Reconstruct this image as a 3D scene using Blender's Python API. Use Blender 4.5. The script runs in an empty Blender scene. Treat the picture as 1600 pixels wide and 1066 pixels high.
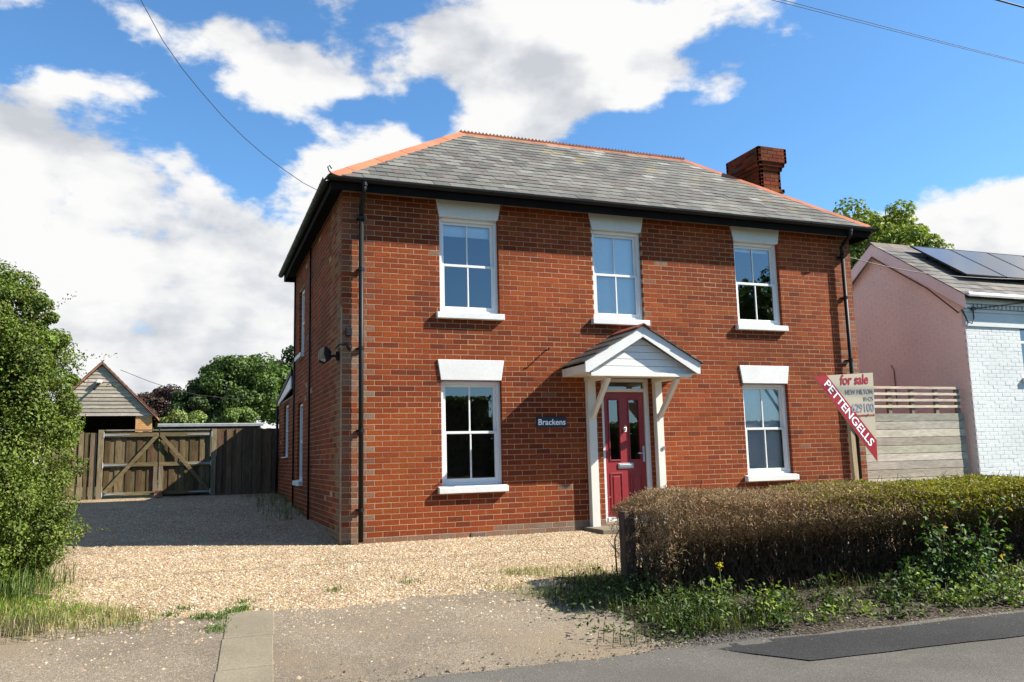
import bpy, bmesh, math, random
import numpy as np
from mathutils import Matrix, Vector
random.seed(7); rng = np.random.default_rng(7)
S = bpy.context.scene; COL = S.collection
R = math.radians

# ------------------------------------------------------------------ camera
cam = bpy.data.cameras.new("camera"); camo = bpy.data.objects.new("camera", cam); COL.objects.link(camo)
r_ = Vector((0.934, -0.357, -0.024)); F_ = Vector((0.357, 0.924, 0.1385)); F_.normalize()
r_ = (r_ - F_*r_.dot(F_)).normalized(); u_ = r_.cross(F_)
camo.matrix_world = Matrix(((r_.x, u_.x, -F_.x, -1.860), (r_.y, u_.y, -F_.y, -11.267), (r_.z, u_.z, -F_.z, 1.103), (0, 0, 0, 1)))
cam.sensor_width = 36; cam.lens = 36*1292.7/1600; cam.clip_end = 3000; cam.clip_start = 0.1
S.camera = camo
# ------------------------------------------------------------------ light
S.view_settings.view_transform = 'Standard'; S.view_settings.look = 'None'
S.view_settings.gamma = 1; S.view_settings.use_curve_mapping = False
S.view_settings.exposure = 1.3
SUNV = Vector((2.35, -1.0, 2.05)).normalized()
sun = bpy.data.lights.new("sun", 'SUN'); sun.energy = 5.0; sun.angle = R(0.53); sun.color = (1.0, 0.94, 0.84)
suno = bpy.data.objects.new("sun", sun); COL.objects.link(suno)
suno.rotation_euler = SUNV.to_track_quat('Z', 'Y').to_euler()
suno.location = (20, -10, 20)

class NT:
    def __init__(s, tree): s.t = tree; s.n = tree.nodes; s.l = tree.links
    def new(s, typ, **kw):
        n = s.n.new(typ)
        for k, v in kw.items():
            if k.startswith('i_'):
                n.inputs[k[2:].replace('_', ' ')].default_value = v
            else: setattr(n, k, v)
        return n
    def link(s, a, b): s.l.new(a, b)
    def val(s, x):
        return x
    def math(s, op, a, b=None, c=None, clamp=False):
        n = s.n.new('ShaderNodeMath'); n.operation = op; n.use_clamp = clamp
        for i, x in enumerate((a, b, c)):
            if x is None: continue
            if isinstance(x, (int, float)): n.inputs[i].default_value = x
            else: s.link(x, n.inputs[i])
        return n.outputs[0]
    def vmath(s, op, a, b=None):
        n = s.n.new('ShaderNodeVectorMath'); n.operation = op
        for i, x in enumerate((a, b)):
            if x is None: continue
            if isinstance(x, (tuple, list, Vector)): n.inputs[i].default_value = tuple(x)
            else: s.link(x, n.inputs[i])
        return n.outputs[1] if op in ('DOT_PRODUCT', 'LENGTH') else n.outputs[0]
    def noise(s, vec, scale, detail=4, rough=.55, typ='FBM', dist=0.0):
        n = s.n.new('ShaderNodeTexNoise'); n.inputs['Scale'].default_value = scale
        n.inputs['Detail'].default_value = detail; n.inputs['Roughness'].default_value = rough
        n.inputs['Distortion'].default_value = dist
        if vec is not None: s.link(vec, n.inputs['Vector'])
        return n.outputs['Fac']
    def ramp(s, fac, pts):
        n = s.n.new('ShaderNodeValToRGB'); e = n.color_ramp.elements
        while len(e) < len(pts): e.new(.5)
        for k, (p, c) in enumerate(pts):
            e[k].position = p; e[k].color = tuple(c) + ((1,) if len(c) == 3 else ())
        s.link(fac, n.inputs[0]); return n.outputs[0]
    def mixc(s, fac, a, b, mode='MIX'):
        n = s.n.new('ShaderNodeMix'); n.data_type = 'RGBA'; n.blend_type = mode
        for sk, x in ((n.inputs[0], fac), (n.inputs[6], a), (n.inputs[7], b)):
            if isinstance(x, (int, float)): sk.default_value = x
            elif isinstance(x, (tuple, list)): sk.default_value = tuple(x)[:3] + (1,)
            else: s.link(x, sk)
        return n.outputs[2]
    def smooth(s, x, a, b, lo=0.0, hi=1.0):
        n = s.n.new('ShaderNodeMapRange'); n.interpolation_type = 'SMOOTHSTEP'
        n.inputs[1].default_value = a; n.inputs[2].default_value = b; n.inputs[3].default_value = lo; n.inputs[4].default_value = hi
        s.link(x, n.inputs[0]); return n.outputs[0]

# ------------------------------------------------------------------ sky
W = bpy.data.worlds.new("World"); S.world = W; W.use_nodes = True
wt = NT(W.node_tree)
for n in list(wt.n): wt.n.remove(n)
out = wt.new('ShaderNodeOutputWorld'); bg = wt.new('ShaderNodeBackground'); wt.link(bg.outputs[0], out.inputs[0])
sky = wt.new('ShaderNodeTexSky'); sky.sky_type = 'NISHITA'; sky.sun_disc = False
sky.sun_elevation = math.asin(SUNV.z); sky.sun_rotation = math.atan2(SUNV.x, SUNV.y)
sky.air_density = 1.0; sky.dust_density = 0.3; sky.ozone_density = 3.0; sky.altitude = 0
SKYS = 0.075; SKYT = (.68, 1.0, 1.18); CB = .41
dirv = wt.new('ShaderNodeTexCoord').outputs['Generated']
sep = wt.new('ShaderNodeSeparateXYZ'); wt.link(dirv, sep.inputs[0])
# clouds: cumulus bodies where this sky has them, ragged by noise; the same broken cover goes on all round
def fbm(off=(0, 0, 0), sc=3.2, det=8, ro=.55):
    mp = wt.new('ShaderNodeMapping'); mp.inputs['Scale'].default_value = (1, 1, 1.75); mp.inputs['Location'].default_value = off; wt.link(dirv, mp.inputs[0])
    return wt.noise(mp.outputs[0], sc, det, ro, dist=.15)
OFFS = (2.3, 1.1, .4)
n0 = fbm(OFFS, 3.4, 10, .60); nhi = fbm((1, 5, 2), 14.0, 7, .6)
def aed(az, elv): return Vector((math.sin(R(az))*math.cos(R(elv)), math.cos(R(az))*math.cos(R(elv)), math.sin(R(elv))))
# azimuth, elevation, half-width, half-height (degrees), weight (negative = clear patch)
BL = [(-9.5, 17.6, 9, 5.0, .68), (-1, 9.5, 15, 5.0, .60), (9.0, 14.6, 8, 3.0, .52), (17.0, 19.4, 6, 3.2, .56), (22, 22.5, 3.6, 5, .60), (30, 25.4, 8.5, 3.0, .60), (21, 27.5, 7, 3.0, .40), (5.5, 25.4, 6, 2.2, .52), (0, 27.5, 5, 1.6, .35), (12.8, 21.0, 2.2, 1.6, .38), (8.2, 19.6, 2.2, 1.3, .34),
      (52.5, 11.8, 7.5, 3.3, .85), (53, 7.5, 12, 3.0, .7), (43.5, 11.6, 2.6, 2.0, .66), (-6, 4.2, 15, 3.2, .55), (13, 5, 9, 3, .45), (47.3, 21.2, .9, 1.6, .50), (37, 24, 2.2, 1.3, .3), (-32, 15, 14, 9, .40), (80, 14, 16, 7, .45), (110, 35, 12, 8, .3), (67, 29, 9, 6, .7),
      (-10, 24.6, 7, 1.5, -.60), (2, 21.7, 4.5, 1.5, -.66), (11, 23.4, 2.5, 1.0, -.40), (15.6, 23.0, 1.5, 2.6, -.52), (37, 18.6, 9, 4.0, -1.02), (53, 21.4, 8, 4.0, -1.05), (3.4, 18.6, 2.6, 1.8, -.55), (6.2, 15.9, 2.0, 1.2, -.40), (29, 18.0, 5, 3, -.56),
      (158, 25, 45, 28, -.75)]
bias = None
for az, elv, wx, wy, w in BL:
    d = aed(az, elv); ex = Vector((math.cos(R(az)), -math.sin(R(az)), 0)); ey = ex.cross(d)
    dx = wt.math('MULTIPLY', wt.vmath('DOT_PRODUCT', dirv, ex), 1/math.sin(R(wx)))
    dy = wt.math('MULTIPLY', wt.vmath('DOT_PRODUCT', dirv, ey), 1/math.sin(R(wy)))
    rr = wt.math('ADD', wt.math('MULTIPLY', dx, dx), wt.math('MULTIPLY', dy, dy))
    front = wt.math('GREATER_THAN', wt.vmath('DOT_PRODUCT', dirv, d), 0.2)
    g = wt.math('MULTIPLY', wt.math('MULTIPLY', wt.math('EXPONENT', wt.math('MULTIPLY', rr, -0.9)), w), front)
    bias = g if bias is None else wt.math('ADD', bias, g)
dens = wt.math('ADD', wt.math('ADD', wt.math('MULTIPLY', wt.math('SUBTRACT', n0, .5), 2.5), bias), .0)
nmid = fbm((4, 9, 3), 8.5, 6, .55)
dens = wt.math('ADD', dens, wt.math('ADD', wt.math('MULTIPLY', wt.math('SUBTRACT', nhi, .5), .8), wt.math('MULTIPLY', wt.math('SUBTRACT', nmid, .5), 1.5)))
mask = wt.smooth(dens, -.02, 0.32)
# light: sun side bright, thick undersides grey
n1 = fbm((OFFS[0]+.05, OFFS[1]-.015, OFFS[2]+.10), 3.4, 5, .5)
nlow = fbm((OFFS[0], OFFS[1], OFFS[2]), 3.4, 5, .5)
n3 = fbm((7, 3, 1), 5.0, 4, .5)
lit = wt.math('ADD', wt.math('MULTIPLY', wt.math('SUBTRACT', nlow, n1), 3.6), .80)
lit = wt.math('ADD', lit, wt.math('MULTIPLY', wt.math('SUBTRACT', n3, .5), .75))
lit = wt.math('ADD', lit, wt.math('MULTIPLY', wt.math('SUBTRACT', nhi, .5), .55))
lit = wt.math('ADD', lit, wt.math('MULTIPLY', wt.math('SUBTRACT', nmid, fbm((4.04, 8.98, 3.08), 8.5, 6, .55)), 2.2))
# flat grey cloud bases
for az, elv, wx, wy, w in [(-7, 8.2, 9, 1.3, .42), (1, 6.2, 9, 1.0, .35), (-2, 12.0, 6, .9, .22), (-10, 17.5, 7, 3.5, -.22), (5, 27, 6, 1.2, .14), (20.5, 24, 5, 5, -.38), (-6, 13.5, 8, 3, -.12)]:
    d = aed(az, elv); ex = Vector((math.cos(R(az)), -math.sin(R(az)), 0)); ey = ex.cross(d)
    dx = wt.math('MULTIPLY', wt.vmath('DOT_PRODUCT', dirv, ex), 1/math.sin(R(wx))); dy = wt.math('MULTIPLY', wt.vmath('DOT_PRODUCT', dirv, ey), 1/math.sin(R(wy)))
    rr = wt.math('ADD', wt.math('MULTIPLY', dx, dx), wt.math('MULTIPLY', dy, dy)); fr_ = wt.math('GREATER_THAN', wt.vmath('DOT_PRODUCT', dirv, d), .2)
    lit = wt.math('SUBTRACT', lit, wt.math('MULTIPLY', wt.math('MULTIPLY', wt.math('EXPONENT', wt.math('MULTIPLY', rr, -1.0)), w), fr_))
lit = wt.math('SUBTRACT', lit, wt.math('MULTIPLY', wt.smooth(dens, .30, .9), .16))
ccol = wt.ramp(lit, [(0.0, (.60*CB, .63*CB, .68*CB)), (.38, (.76*CB, .78*CB, .815*CB)), (.60, (.89*CB, .895*CB, .90*CB)), (.85, (.97*CB, .97*CB, .965*CB))])
skyc = wt.mixc(1.0, sky.outputs[0], (SKYS*SKYT[0], SKYS*SKYT[1], SKYS*SKYT[2]), 'MULTIPLY')
haze = wt.smooth(sep.outputs[2], -.02, .22, .40, 0.0)
skyc = wt.mixc(haze, skyc, (.52*CB, .68*CB, .86*CB))
fin = wt.mixc(mask, skyc, ccol)
wt.link(fin, bg.inputs[0]); bg.inputs[1].default_value = 1.0

# ------------------------------------------------------------------ materials
def newmat(name):
    m = bpy.data.materials.new(name); m.use_nodes = True; t = NT(m.node_tree)
    b = t.n['Principled BSDF']; return m, t, b
def mk(name, c=None, rough=.8, var=.18, vs=3.0, fine=.12, fs=60., bump=0., bs=80., spec=.35, metal=0., stretch=(1, 1, 1), dirt=None, coat=0.):
    """c None: colour comes from the per-face attribute 'Col'"""
    m, t, b = newmat(name)
    pos = t.new('ShaderNodeNewGeometry').outputs['Position']
    mp = t.new('ShaderNodeMapping'); mp.inputs['Scale'].default_value = stretch; t.link(pos, mp.inputs[0]); v = mp.outputs[0]
    if c is None:
        a = t.new('ShaderNodeAttribute'); a.attribute_name = 'Col'; base = a.outputs['Color']
    else:
        rgb = t.new('ShaderNodeRGB'); rgb.outputs[0].default_value = tuple(c) + (1,); base = rgb.outputs[0]
    f1 = t.smooth(t.noise(v, vs, 4), .25, .75, 1-var, 1+var); f2 = t.smooth(t.noise(v, fs, 3), .25, .75, 1-fine, 1+fine)
    ff = t.math('MULTIPLY', f1, f2)
    cm = t.new('ShaderNodeCombineXYZ'); [t.link(ff, cm.inputs[i]) for i in range(3)]
    col = t.mixc(1.0, base, cm.outputs[0], 'MULTIPLY')
    if dirt:   # (colour, scale, threshold)
        dm = t.smooth(t.noise(v, dirt[1], 6, .65), dirt[2], dirt[2]+.18)
        col = t.mixc(dm, col, dirt[0])
    t.link(col, b.inputs['Base Color']); b.inputs['Roughness'].default_value = rough
    b.inputs['Specular IOR Level'].default_value = spec; b.inputs['Metallic'].default_value = metal
    if coat: b.inputs['Coat Weight'].default_value = coat; b.inputs['Coat Roughness'].default_value = .08
    if bump:
        bp = t.new('ShaderNodeBump'); bp.inputs['Strength'].default_value = min(1, bump); bp.inputs['Distance'].default_value = .006*max(1, bump)
        t.link(t.noise(v, bs, 5, .6), bp.inputs['Height']); t.link(bp.outputs[0], b.inputs['Normal'])
    return m
def leafmat(name, trans=.35, rough=.55):
    m, t, b = newmat(name)
    a = t.new('ShaderNodeAttribute'); a.attribute_name = 'Col'
    b.inputs['Roughness'].default_value = rough; b.inputs['Specular IOR Level'].default_value = .25
    t.link(a.outputs['Color'], b.inputs['Base Color'])
    tr = t.new('ShaderNodeBsdfTranslucent'); br = t.mixc(1.0, a.outputs['Color'], (1.3, 1.5, .6), 'MULTIPLY'); t.link(br, tr.inputs[0])
    mx = t.new('ShaderNodeMixShader'); mx.inputs[0].default_value = trans
    t.link(b.outputs[0], mx.inputs[1]); t.link(tr.outputs[0], mx.inputs[2]); t.link(mx.outputs[0], t.n['Material Output'].inputs[0])
    return m
def glassmat(name, tint=(.91, .94, .94), base=.10):
    m, t, b = newmat(name)
    fr = t.new('ShaderNodeFresnel'); fr.inputs[0].default_value = 1.5
    f = t.math('ADD', t.math('MULTIPLY', fr.outputs[0], 1.6), base, clamp=True)
    tr = t.new('ShaderNodeBsdfTransparent'); tr.inputs[0].default_value = tint + (1,)
    gl = t.new('ShaderNodeBsdfGlossy'); gl.inputs['Roughness'].default_value = 0.0; gl.inputs[0].default_value = (.92, .95, 1, 1)
    mx = t.new('ShaderNodeMixShader'); t.link(f, mx.inputs[0]); t.link(tr.outputs[0], mx.inputs[1]); t.link(gl.outputs[0], mx.inputs[2])
    t.link(mx.outputs[0], t.n['Material Output'].inputs[0]); return m
M = {}
M['brick'] = mk('brick', None, .9, .16, .8, .24, 45, .5, 120, .15, dirt=((.20, .13, .085), 2.6, .69))
M['mortar'] = mk('mortar', (.355, .25, .16), .95, .25, 1.4, .15, 90, .5, 150, .1, dirt=((.21, .14, .085), 2.4, .58))
M['slate'] = mk('slate', None, .7, .20, .9, .16, 30, .35, 60, .25, dirt=((.10, .085, .045), 2.2, .64))
M['terracotta'] = mk('terracotta', None, .85, .16, 2, .14, 40, .3, 90, .2, dirt=((.17, .125, .055), 4., .62))
M['white'] = mk('white_paint', (.60, .60, .575), .55, .06, 2, .04, 30, .25, 40, .4, dirt=((.33, .29, .23), 14., .69))
M['upvc'] = mk('white_plastic', (.66, .66, .64), .35, .02, 3, .01, 20, 0, 10, .5)
M['cream'] = mk('cream_paint', (.64, .62, .55), .5, .05, 2, .03, 30, .1, 40, .4)
M['black'] = mk('black_plastic', (.010, .010, .010), .5, .2, 3, .1, 30, 0, 10, .2)
M['matblack'] = mk('black_gloss_weathered', (.009, .0085, .008), .8, .2, 3, .2, 30, .2, 40, .06)
M['mossy_black'] = mk('mossy_black', (.016, .018, .013), .6, .3, 3, .2, 30, .3, 40, .3, dirt=((.05, .06, .02), 6., .6))
M['glass'] = glassmat('window_glass')
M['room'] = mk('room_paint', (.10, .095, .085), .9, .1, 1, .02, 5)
M['blind'] = mk('blind_fabric', (.90, .91, .90), .9, .02, 2, .02, 20)
M['door'] = mk('red_door_paint', (.235, .019, .0215), .38, .05, 1, .03, 20, .05, 60, .5)
M['steel'] = mk('brushed_steel', (.55, .55, .55), .32, .05, 3, .05, 60, 0, 10, .5, metal=.9)
M['galv'] = mk('galvanised_steel', (.30, .31, .31), .6, .15, 6, .1, 60, .1, 60, .4, metal=.4)
M['navy'] = mk('navy_slate', (.012, .017, .032), .5, .2, 8, .15, 50, .15, 60, .4)
M['letter'] = mk('white_lettering', (.85, .86, .86), .5, .02, 4, .02, 30)
M['concrete'] = mk('pale_concrete', (.19, .163, .118), .95, .12, 2.0, .16, 60, .6, 120, .1, dirt=((.12, .10, .07), 3., .62))
M['oldwood'] = mk('grey_brown_wood', None, .95, .18, 2.0, .3, 9, .5, 12, .05, stretch=(6, 6, .7))
M['oldwoodx'] = mk('grey_brown_wood_rail', None, .95, .18, 2.0, .3, 9, .5, 12, .05, stretch=(.7, 6, 6))
M['palewood'] = mk('silvered_pine', None, .9, .14, 1.5, .22, 8, .35, 12, .08, stretch=(.8, 5, 7), dirt=((.16, .13, .10), 3.2, .73))
M['pole'] = mk('sawn_pine', (.36, .27, .155), .8, .12, 2, .15, 10, .3, 14, .2, stretch=(6, 6, .6))
M['signwhite'] = mk('sign_board', (.42, .365, .27), .5, .05, 1.2, .02, 20)
M['signred'] = mk('sign_red', (.30, .008, .018), .45, .05, 2, .02, 20)
M['signgrey'] = mk('sign_grey', (.22, .225, .26), .5, .05, 2, .02, 20)
M['pinkwall'] = mk('pink_masonry_paint', (.80, .68, .61), .85, .07, .8, .04, 30, .2, 60, .2)
M['pinkwood'] = mk('pink_gloss', (.76, .64, .61), .5, .06, 2, .04, 30, .1, 30, .4)
M['whitewall'] = mk('white_masonry_paint', (.57, .58, .57), .85, .07, .9, .05, 40, .45, 70, .2, dirt=((.40, .39, .34), 2.0, .68))
M['panel'] = mk('solar_cells', (.012, .014, .022), .10, .1, 3, .05, 20, 0, 10, 1.0, coat=1.0)
M['panelframe'] = mk('black_panel_frame', (.02, .02, .022), .4, .1, 3, .05, 20)
M['cable'] = mk('black_cable', (.03, .03, .032), .6, .1, 3, .05, 20)
M['bark'] = mk('bark', (.09, .07, .05), .95, .25, 3, .25, 30, .8, 30, .1)
M['leaf'] = leafmat('leaves', .25, .6); M['dry'] = leafmat('dry_twigs', .12, .8); M['grass'] = leafmat('grass_blades', .35, .5)
M['pebble'] = mk('pebbles', None, .75, .1, 2, .15, 80, 0, 10, .3)
M['ironbrick'] = mk('air_brick', (.20, .15, .12), .9, .15, 3, .2, 40, .4, 60, .2)

def groundmat(name, pts, cell, crough=.9, jitter=.5, patch=None, bump=.8, fine=None, mix=.5):
    """aggregate surface: voronoi stones coloured from pts, larger patches of colour, relief"""
    m, t, b = newmat(name)
    pos = t.new('ShaderNodeNewGeometry').outputs['Position']
    vo = t.new('ShaderNodeTexVoronoi'); vo.inputs['Scale'].default_value = cell; vo.feature = 'F1'; t.link(pos, vo.inputs['Vector'])
    sp = t.new('ShaderNodeSeparateColor'); t.link(vo.outputs['Color'], sp.inputs[0])
    col = t.ramp(sp.outputs[0], pts)
    ed = t.smooth(vo.outputs['Distance'], .30, .75, 1.0, .55)
    cm = t.new('ShaderNodeCombineXYZ'); [t.link(ed, cm.inputs[i]) for i in range(3)]
    col = t.mixc(mix, col, t.mixc(1.0, col, cm.outputs[0], 'MULTIPLY'))
    big = t.smooth(t.noise(pos, .9, 5, .6), .3, .7, .82, 1.15); cb = t.new('ShaderNodeCombineXYZ'); [t.link(big, cb.inputs[i]) for i in range(3)]
    col = t.mixc(1.0, col, cb.outputs[0], 'MULTIPLY')
    for (pc, ps, th, am) in (patch or ()):
        dm = t.math('MULTIPLY', t.smooth(t.noise(pos, ps, 6, .65), th, th+.12), am); col = t.mixc(dm, col, pc)
    t.link(col, b.inputs['Base Color']); b.inputs['Roughness'].default_value = crough; b.inputs['Specular IOR Level'].default_value = .2
    bp = t.new('ShaderNodeBump'); bp.inputs['Strength'].default_value = bump; bp.inputs['Distance'].default_value = .6/cell
    h = t.math('ADD', t.math('MULTIPLY', vo.outputs['Distance'], -1.0), t.math('MULTIPLY', t.noise(pos, cell*.35, 4), 1.2))
    t.link(h, bp.inputs['Height']); t.link(bp.outputs[0], b.inputs['Normal']); return m
M['gravel'] = groundmat('gravel', [(0, (.12, .07, .036)), (.25, (.26, .17, .09)), (.55, (.345, .26, .155)), (.8, (.50, .42, .30)), (1, (.22, .125, .06))], 55, bump=1.0,
                        patch=[((.17, .13, .075), 1.6, .60, .5)])
M['apron'] = groundmat('old_concrete_tarmac', [(0, (.155, .125, .09)), (.5, (.188, .154, .112)), (.8, (.212, .175, .13)), (1, (.28, .24, .185))], 90, bump=.45,
                       patch=[((.185, .143, .094), .8, .52, .6), ((.115, .095, .072), 1.3, .58, .5), ((.20, .165, .115), 7., .68, .5)], mix=.7)
M['road'] = groundmat('road_asphalt', [(0, (.088, .081, .070)), (.5, (.108, .100, .087)), (.85, (.125, .116, .10)), (1, (.18, .167, .143))], 140, bump=.5, patch=[((.086, .08, .07), .7, .55, .5), ((.14, .12, .09), 1.1, .62, .35), ((.05, .047, .043), 5.0, .70, .5)])
M['patch'] = groundmat('dark_asphalt', [(0, (.022, .022, .022)), (.6, (.034, .033, .033)), (1, (.06, .058, .056))], 130, bump=.6, patch=[((.048, .046, .044), 1.0, .56, .4)])
M['soil'] = groundmat('soil', [(0, (.028, .021, .015)), (.6, (.055, .042, .03)), (1, (.10, .078, .052))], 40, bump=1., patch=[((.06, .08, .025), 3., .55, .7)])
M['field'] = groundmat('far_ground', [(0, (.05, .07, .025)), (1, (.09, .11, .04))], 8)

# ------------------------------------------------------------------ builders
class MB:
    def __init__(s): s.v = []; s.f = []; s.c = []; s.col = None
    def add(s, vs, fs, col=None):
        o = len(s.v); s.v += [tuple(v) for v in vs]; s.f += [tuple(i+o for i in f) for f in fs]
        s.c += [col or s.col]*len(fs); return s
    def box(s, x0, x1, y0, y1, z0, z1, col=None):
        v = [(x0, y0, z0), (x1, y0, z0), (x1, y1, z0), (x0, y1, z0), (x0, y0, z1), (x1, y0, z1), (x1, y1, z1), (x0, y1, z1)]
        return s.add(v, [(0, 3, 2, 1), (4, 5, 6, 7), (0, 1, 5, 4), (1, 2, 6, 5), (2, 3, 7, 6), (3, 0, 4, 7)], col)
    def prism(s, poly, d, col=None):
        """poly: planar 3-D points (counter-clockwise seen from outside), extruded by vector d"""
        n = len(poly); d = Vector(d); p = [Vector(q) for q in poly]
        return s.add(p + [q+d for q in p], [tuple(range(n)), tuple(range(2*n-1, n-1, -1))] + [(i, n+i, n+(i+1) % n, (i+1) % n) for i in range(n)], col)
    def tube(s, pts, rad, n=8, col=None, cap=True):
        pts = [Vector(p) for p in pts]; rad = rad if isinstance(rad, (list, tuple)) else [rad]*len(pts)
        o = len(s.v); up = Vector((0, 0, 1))
        for i, p in enumerate(pts):
            d = (pts[min(i+1, len(pts)-1)] - pts[max(i-1, 0)]).normalized()
            a = d.cross(up if abs(d.z) < .95 else Vector((1, 0, 0))).normalized(); b = d.cross(a)
            for k in range(n):
                t = 2*math.pi*k/n; s.v.append(tuple(p + (a*math.cos(t)+b*math.sin(t))*rad[i]))
        fs = []
        for i in range(len(pts)-1):
            for k in range(n): fs.append((o+i*n+k, o+i*n+(k+1) % n, o+(i+1)*n+(k+1) % n, o+(i+1)*n+k))
        if cap: fs += [tuple(o+k for k in range(n-1, -1, -1)), tuple(o+(len(pts)-1)*n+k for k in range(n))]
        s.f += fs; s.c += [col or s.col]*len(fs); return s
    def beam(s, a, b, w, h, up=(0, 0, 1), col=None):
        """bar from a to b, w wide across, h deep along up"""
        a = Vector(a); b = Vector(b); d = (b-a).normalized(); x = d.cross(Vector(up)).normalized(); y = x.cross(d)
        q = [x*(sx*w/2)+y*(sy*h/2) for sx, sy in ((-1, -1), (1, -1), (1, 1), (-1, 1))]
        return s.add([a+e for e in q]+[b+e for e in q], [(0, 1, 2, 3), (7, 6, 5, 4)]+[(i, i+4, (i+1) % 4+4, (i+1) % 4) for i in range(4)], col)
    def mesh(s, name, mat, smooth=False):
        me = bpy.data.meshes.new(name); me.from_pydata(s.v, [], s.f); me.materials.append(mat)
        if any(c is not None for c in s.c):
            a = me.attributes.new('Col', 'FLOAT_VECTOR', 'FACE'); a.data.foreach_set('vector', np.array([c or (1, 1, 1) for c in s.c], np.float32).ravel())
        if smooth: me.polygons.foreach_set('use_smooth', [True]*len(me.polygons))
        me.validate(); return me
    def build(s, name, mat, parent=None, smooth=False, bevel=0, fixn=True):
        me = s.mesh(name, mat, smooth)
        if fixn and len(s.f) < 60000:
            bm = bmesh.new(); bm.from_mesh(me); bmesh.ops.recalc_face_normals(bm, faces=bm.faces); bm.to_mesh(me); bm.free()
        o = link(name, me, parent)
        if bevel:
            b = o.modifiers.new('edge', 'BEVEL'); b.width = bevel; b.segments = 2; b.limit_method = 'ANGLE'; b.harden_normals = False
        return o
def link(name, data, parent=None):
    o = bpy.data.objects.new(name, data); COL.objects.link(o)
    if parent is not None:
        o.parent = parent
        if parent.type == 'EMPTY': o.matrix_parent_inverse = Matrix.Translation(-parent.location)
    return o
def tag(o, label=None, cat=None, group=None, kind=None):
    for k, v in (('label', label), ('category', cat), ('group', group), ('kind', kind)):
        if v: o[k] = v
    return o
def thing(name, loc, label, cat, group=None):
    o = bpy.data.objects.new(name, None); o.location = loc; o.empty_display_size = .2; COL.objects.link(o)
    return tag(o, label, cat, group)
def npmesh(name, V, Fq, cols, mat, parent=None, smooth=False):
    """numpy quads or triangles with one colour per face"""
    me = bpy.data.meshes.new(name); nf, k = Fq.shape
    me.vertices.add(len(V)); me.vertices.foreach_set('co', V.astype(np.float32).ravel())
    me.loops.add(nf*k); me.loops.foreach_set('vertex_index', Fq.astype(np.int32).ravel())
    me.polygons.add(nf); me.polygons.foreach_set('loop_start', np.arange(0, nf*k, k, dtype=np.int32)); me.polygons.foreach_set('loop_total', np.full(nf, k, np.int32))
    if smooth: me.polygons.foreach_set('use_smooth', np.ones(nf, bool))
    a = me.attributes.new('Col', 'FLOAT_VECTOR', 'FACE'); a.data.foreach_set('vector', cols.astype(np.float32).ravel())
    me.materials.append(mat); me.update(); me.validate()
    return link(name, me, parent)
def unit(a): return a/np.maximum(np.linalg.norm(a, axis=1, keepdims=True), 1e-9)
def leaves_geo(P, N, L, Wd, cols, fold=.25):
    """one folded leaf (two triangles) at each point: P centres, N normals"""
    n = len(P); t = unit(np.cross(N, rng.normal(size=(n, 3)))); b = np.cross(N, t)
    L = np.broadcast_to(np.asarray(L), (n,))[:, None]; Wd = np.broadcast_to(np.asarray(Wd), (n,))[:, None]
    a = P - t*L*.5; c = P + t*L*.5 - N*L*.12; l = P + b*Wd*.5 + N*Wd*fold; r = P - b*Wd*.5 + N*Wd*fold
    V = np.stack([a, l, c, r], 1).reshape(-1, 3); i = np.arange(n)*4
    F = np.stack([np.stack([i, i+2, i+1], 1), np.stack([i, i+3, i+2], 1)], 1).reshape(-1, 3)
    return V, F, np.repeat(cols, 2, 0)
def colmix(n, cs, w=None, j=.18):
    cs = np.array(cs); k = rng.choice(len(cs), n, p=w)
    return np.clip(cs[k]*(1+rng.normal(0, j, (n, 1)))*(1+rng.normal(0, j*.25, (n, 3))), .003, .95)
def join(parts):
    Vs, Fs, Cs = [], [], []; o = 0
    for V, F, C in parts: Vs.append(V); Fs.append(F+o); Cs.append(C); o += len(V)
    return np.concatenate(Vs), np.concatenate(Fs), np.concatenate(Cs)
def blades(P, H, Wd, lean, cols):
    """bent grass blades, three triangles each"""
    n = len(P); az = rng.uniform(0, 2*np.pi, n); d = np.stack([np.cos(az), np.sin(az), np.zeros(n)], 1)
    s = np.stack([-np.sin(az+.6), np.cos(az+.6), np.zeros(n)], 1)*np.broadcast_to(Wd, (n,))[:, None]*.5; H = np.broadcast_to(H, (n,))[:, None]; ln = np.broadcast_to(lean, (n,))[:, None]
    z = np.array([[0, 0, 1.]])
    p0 = P; p1 = P+z*H*.55+d*H*ln*.25; p2 = P+z*H*(1-.35*ln)+d*H*ln
    V = np.stack([p0-s, p0+s, p1-s*.8, p1+s*.8, p2], 1).reshape(-1, 3); i = np.arange(n)*5
    F = np.stack([np.stack([i, i+1, i+3], 1), np.stack([i, i+3, i+2], 1), np.stack([i+2, i+3, i+4], 1)], 1).reshape(-1, 3)
    return V, F, np.repeat(cols, 3, 0)

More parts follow.
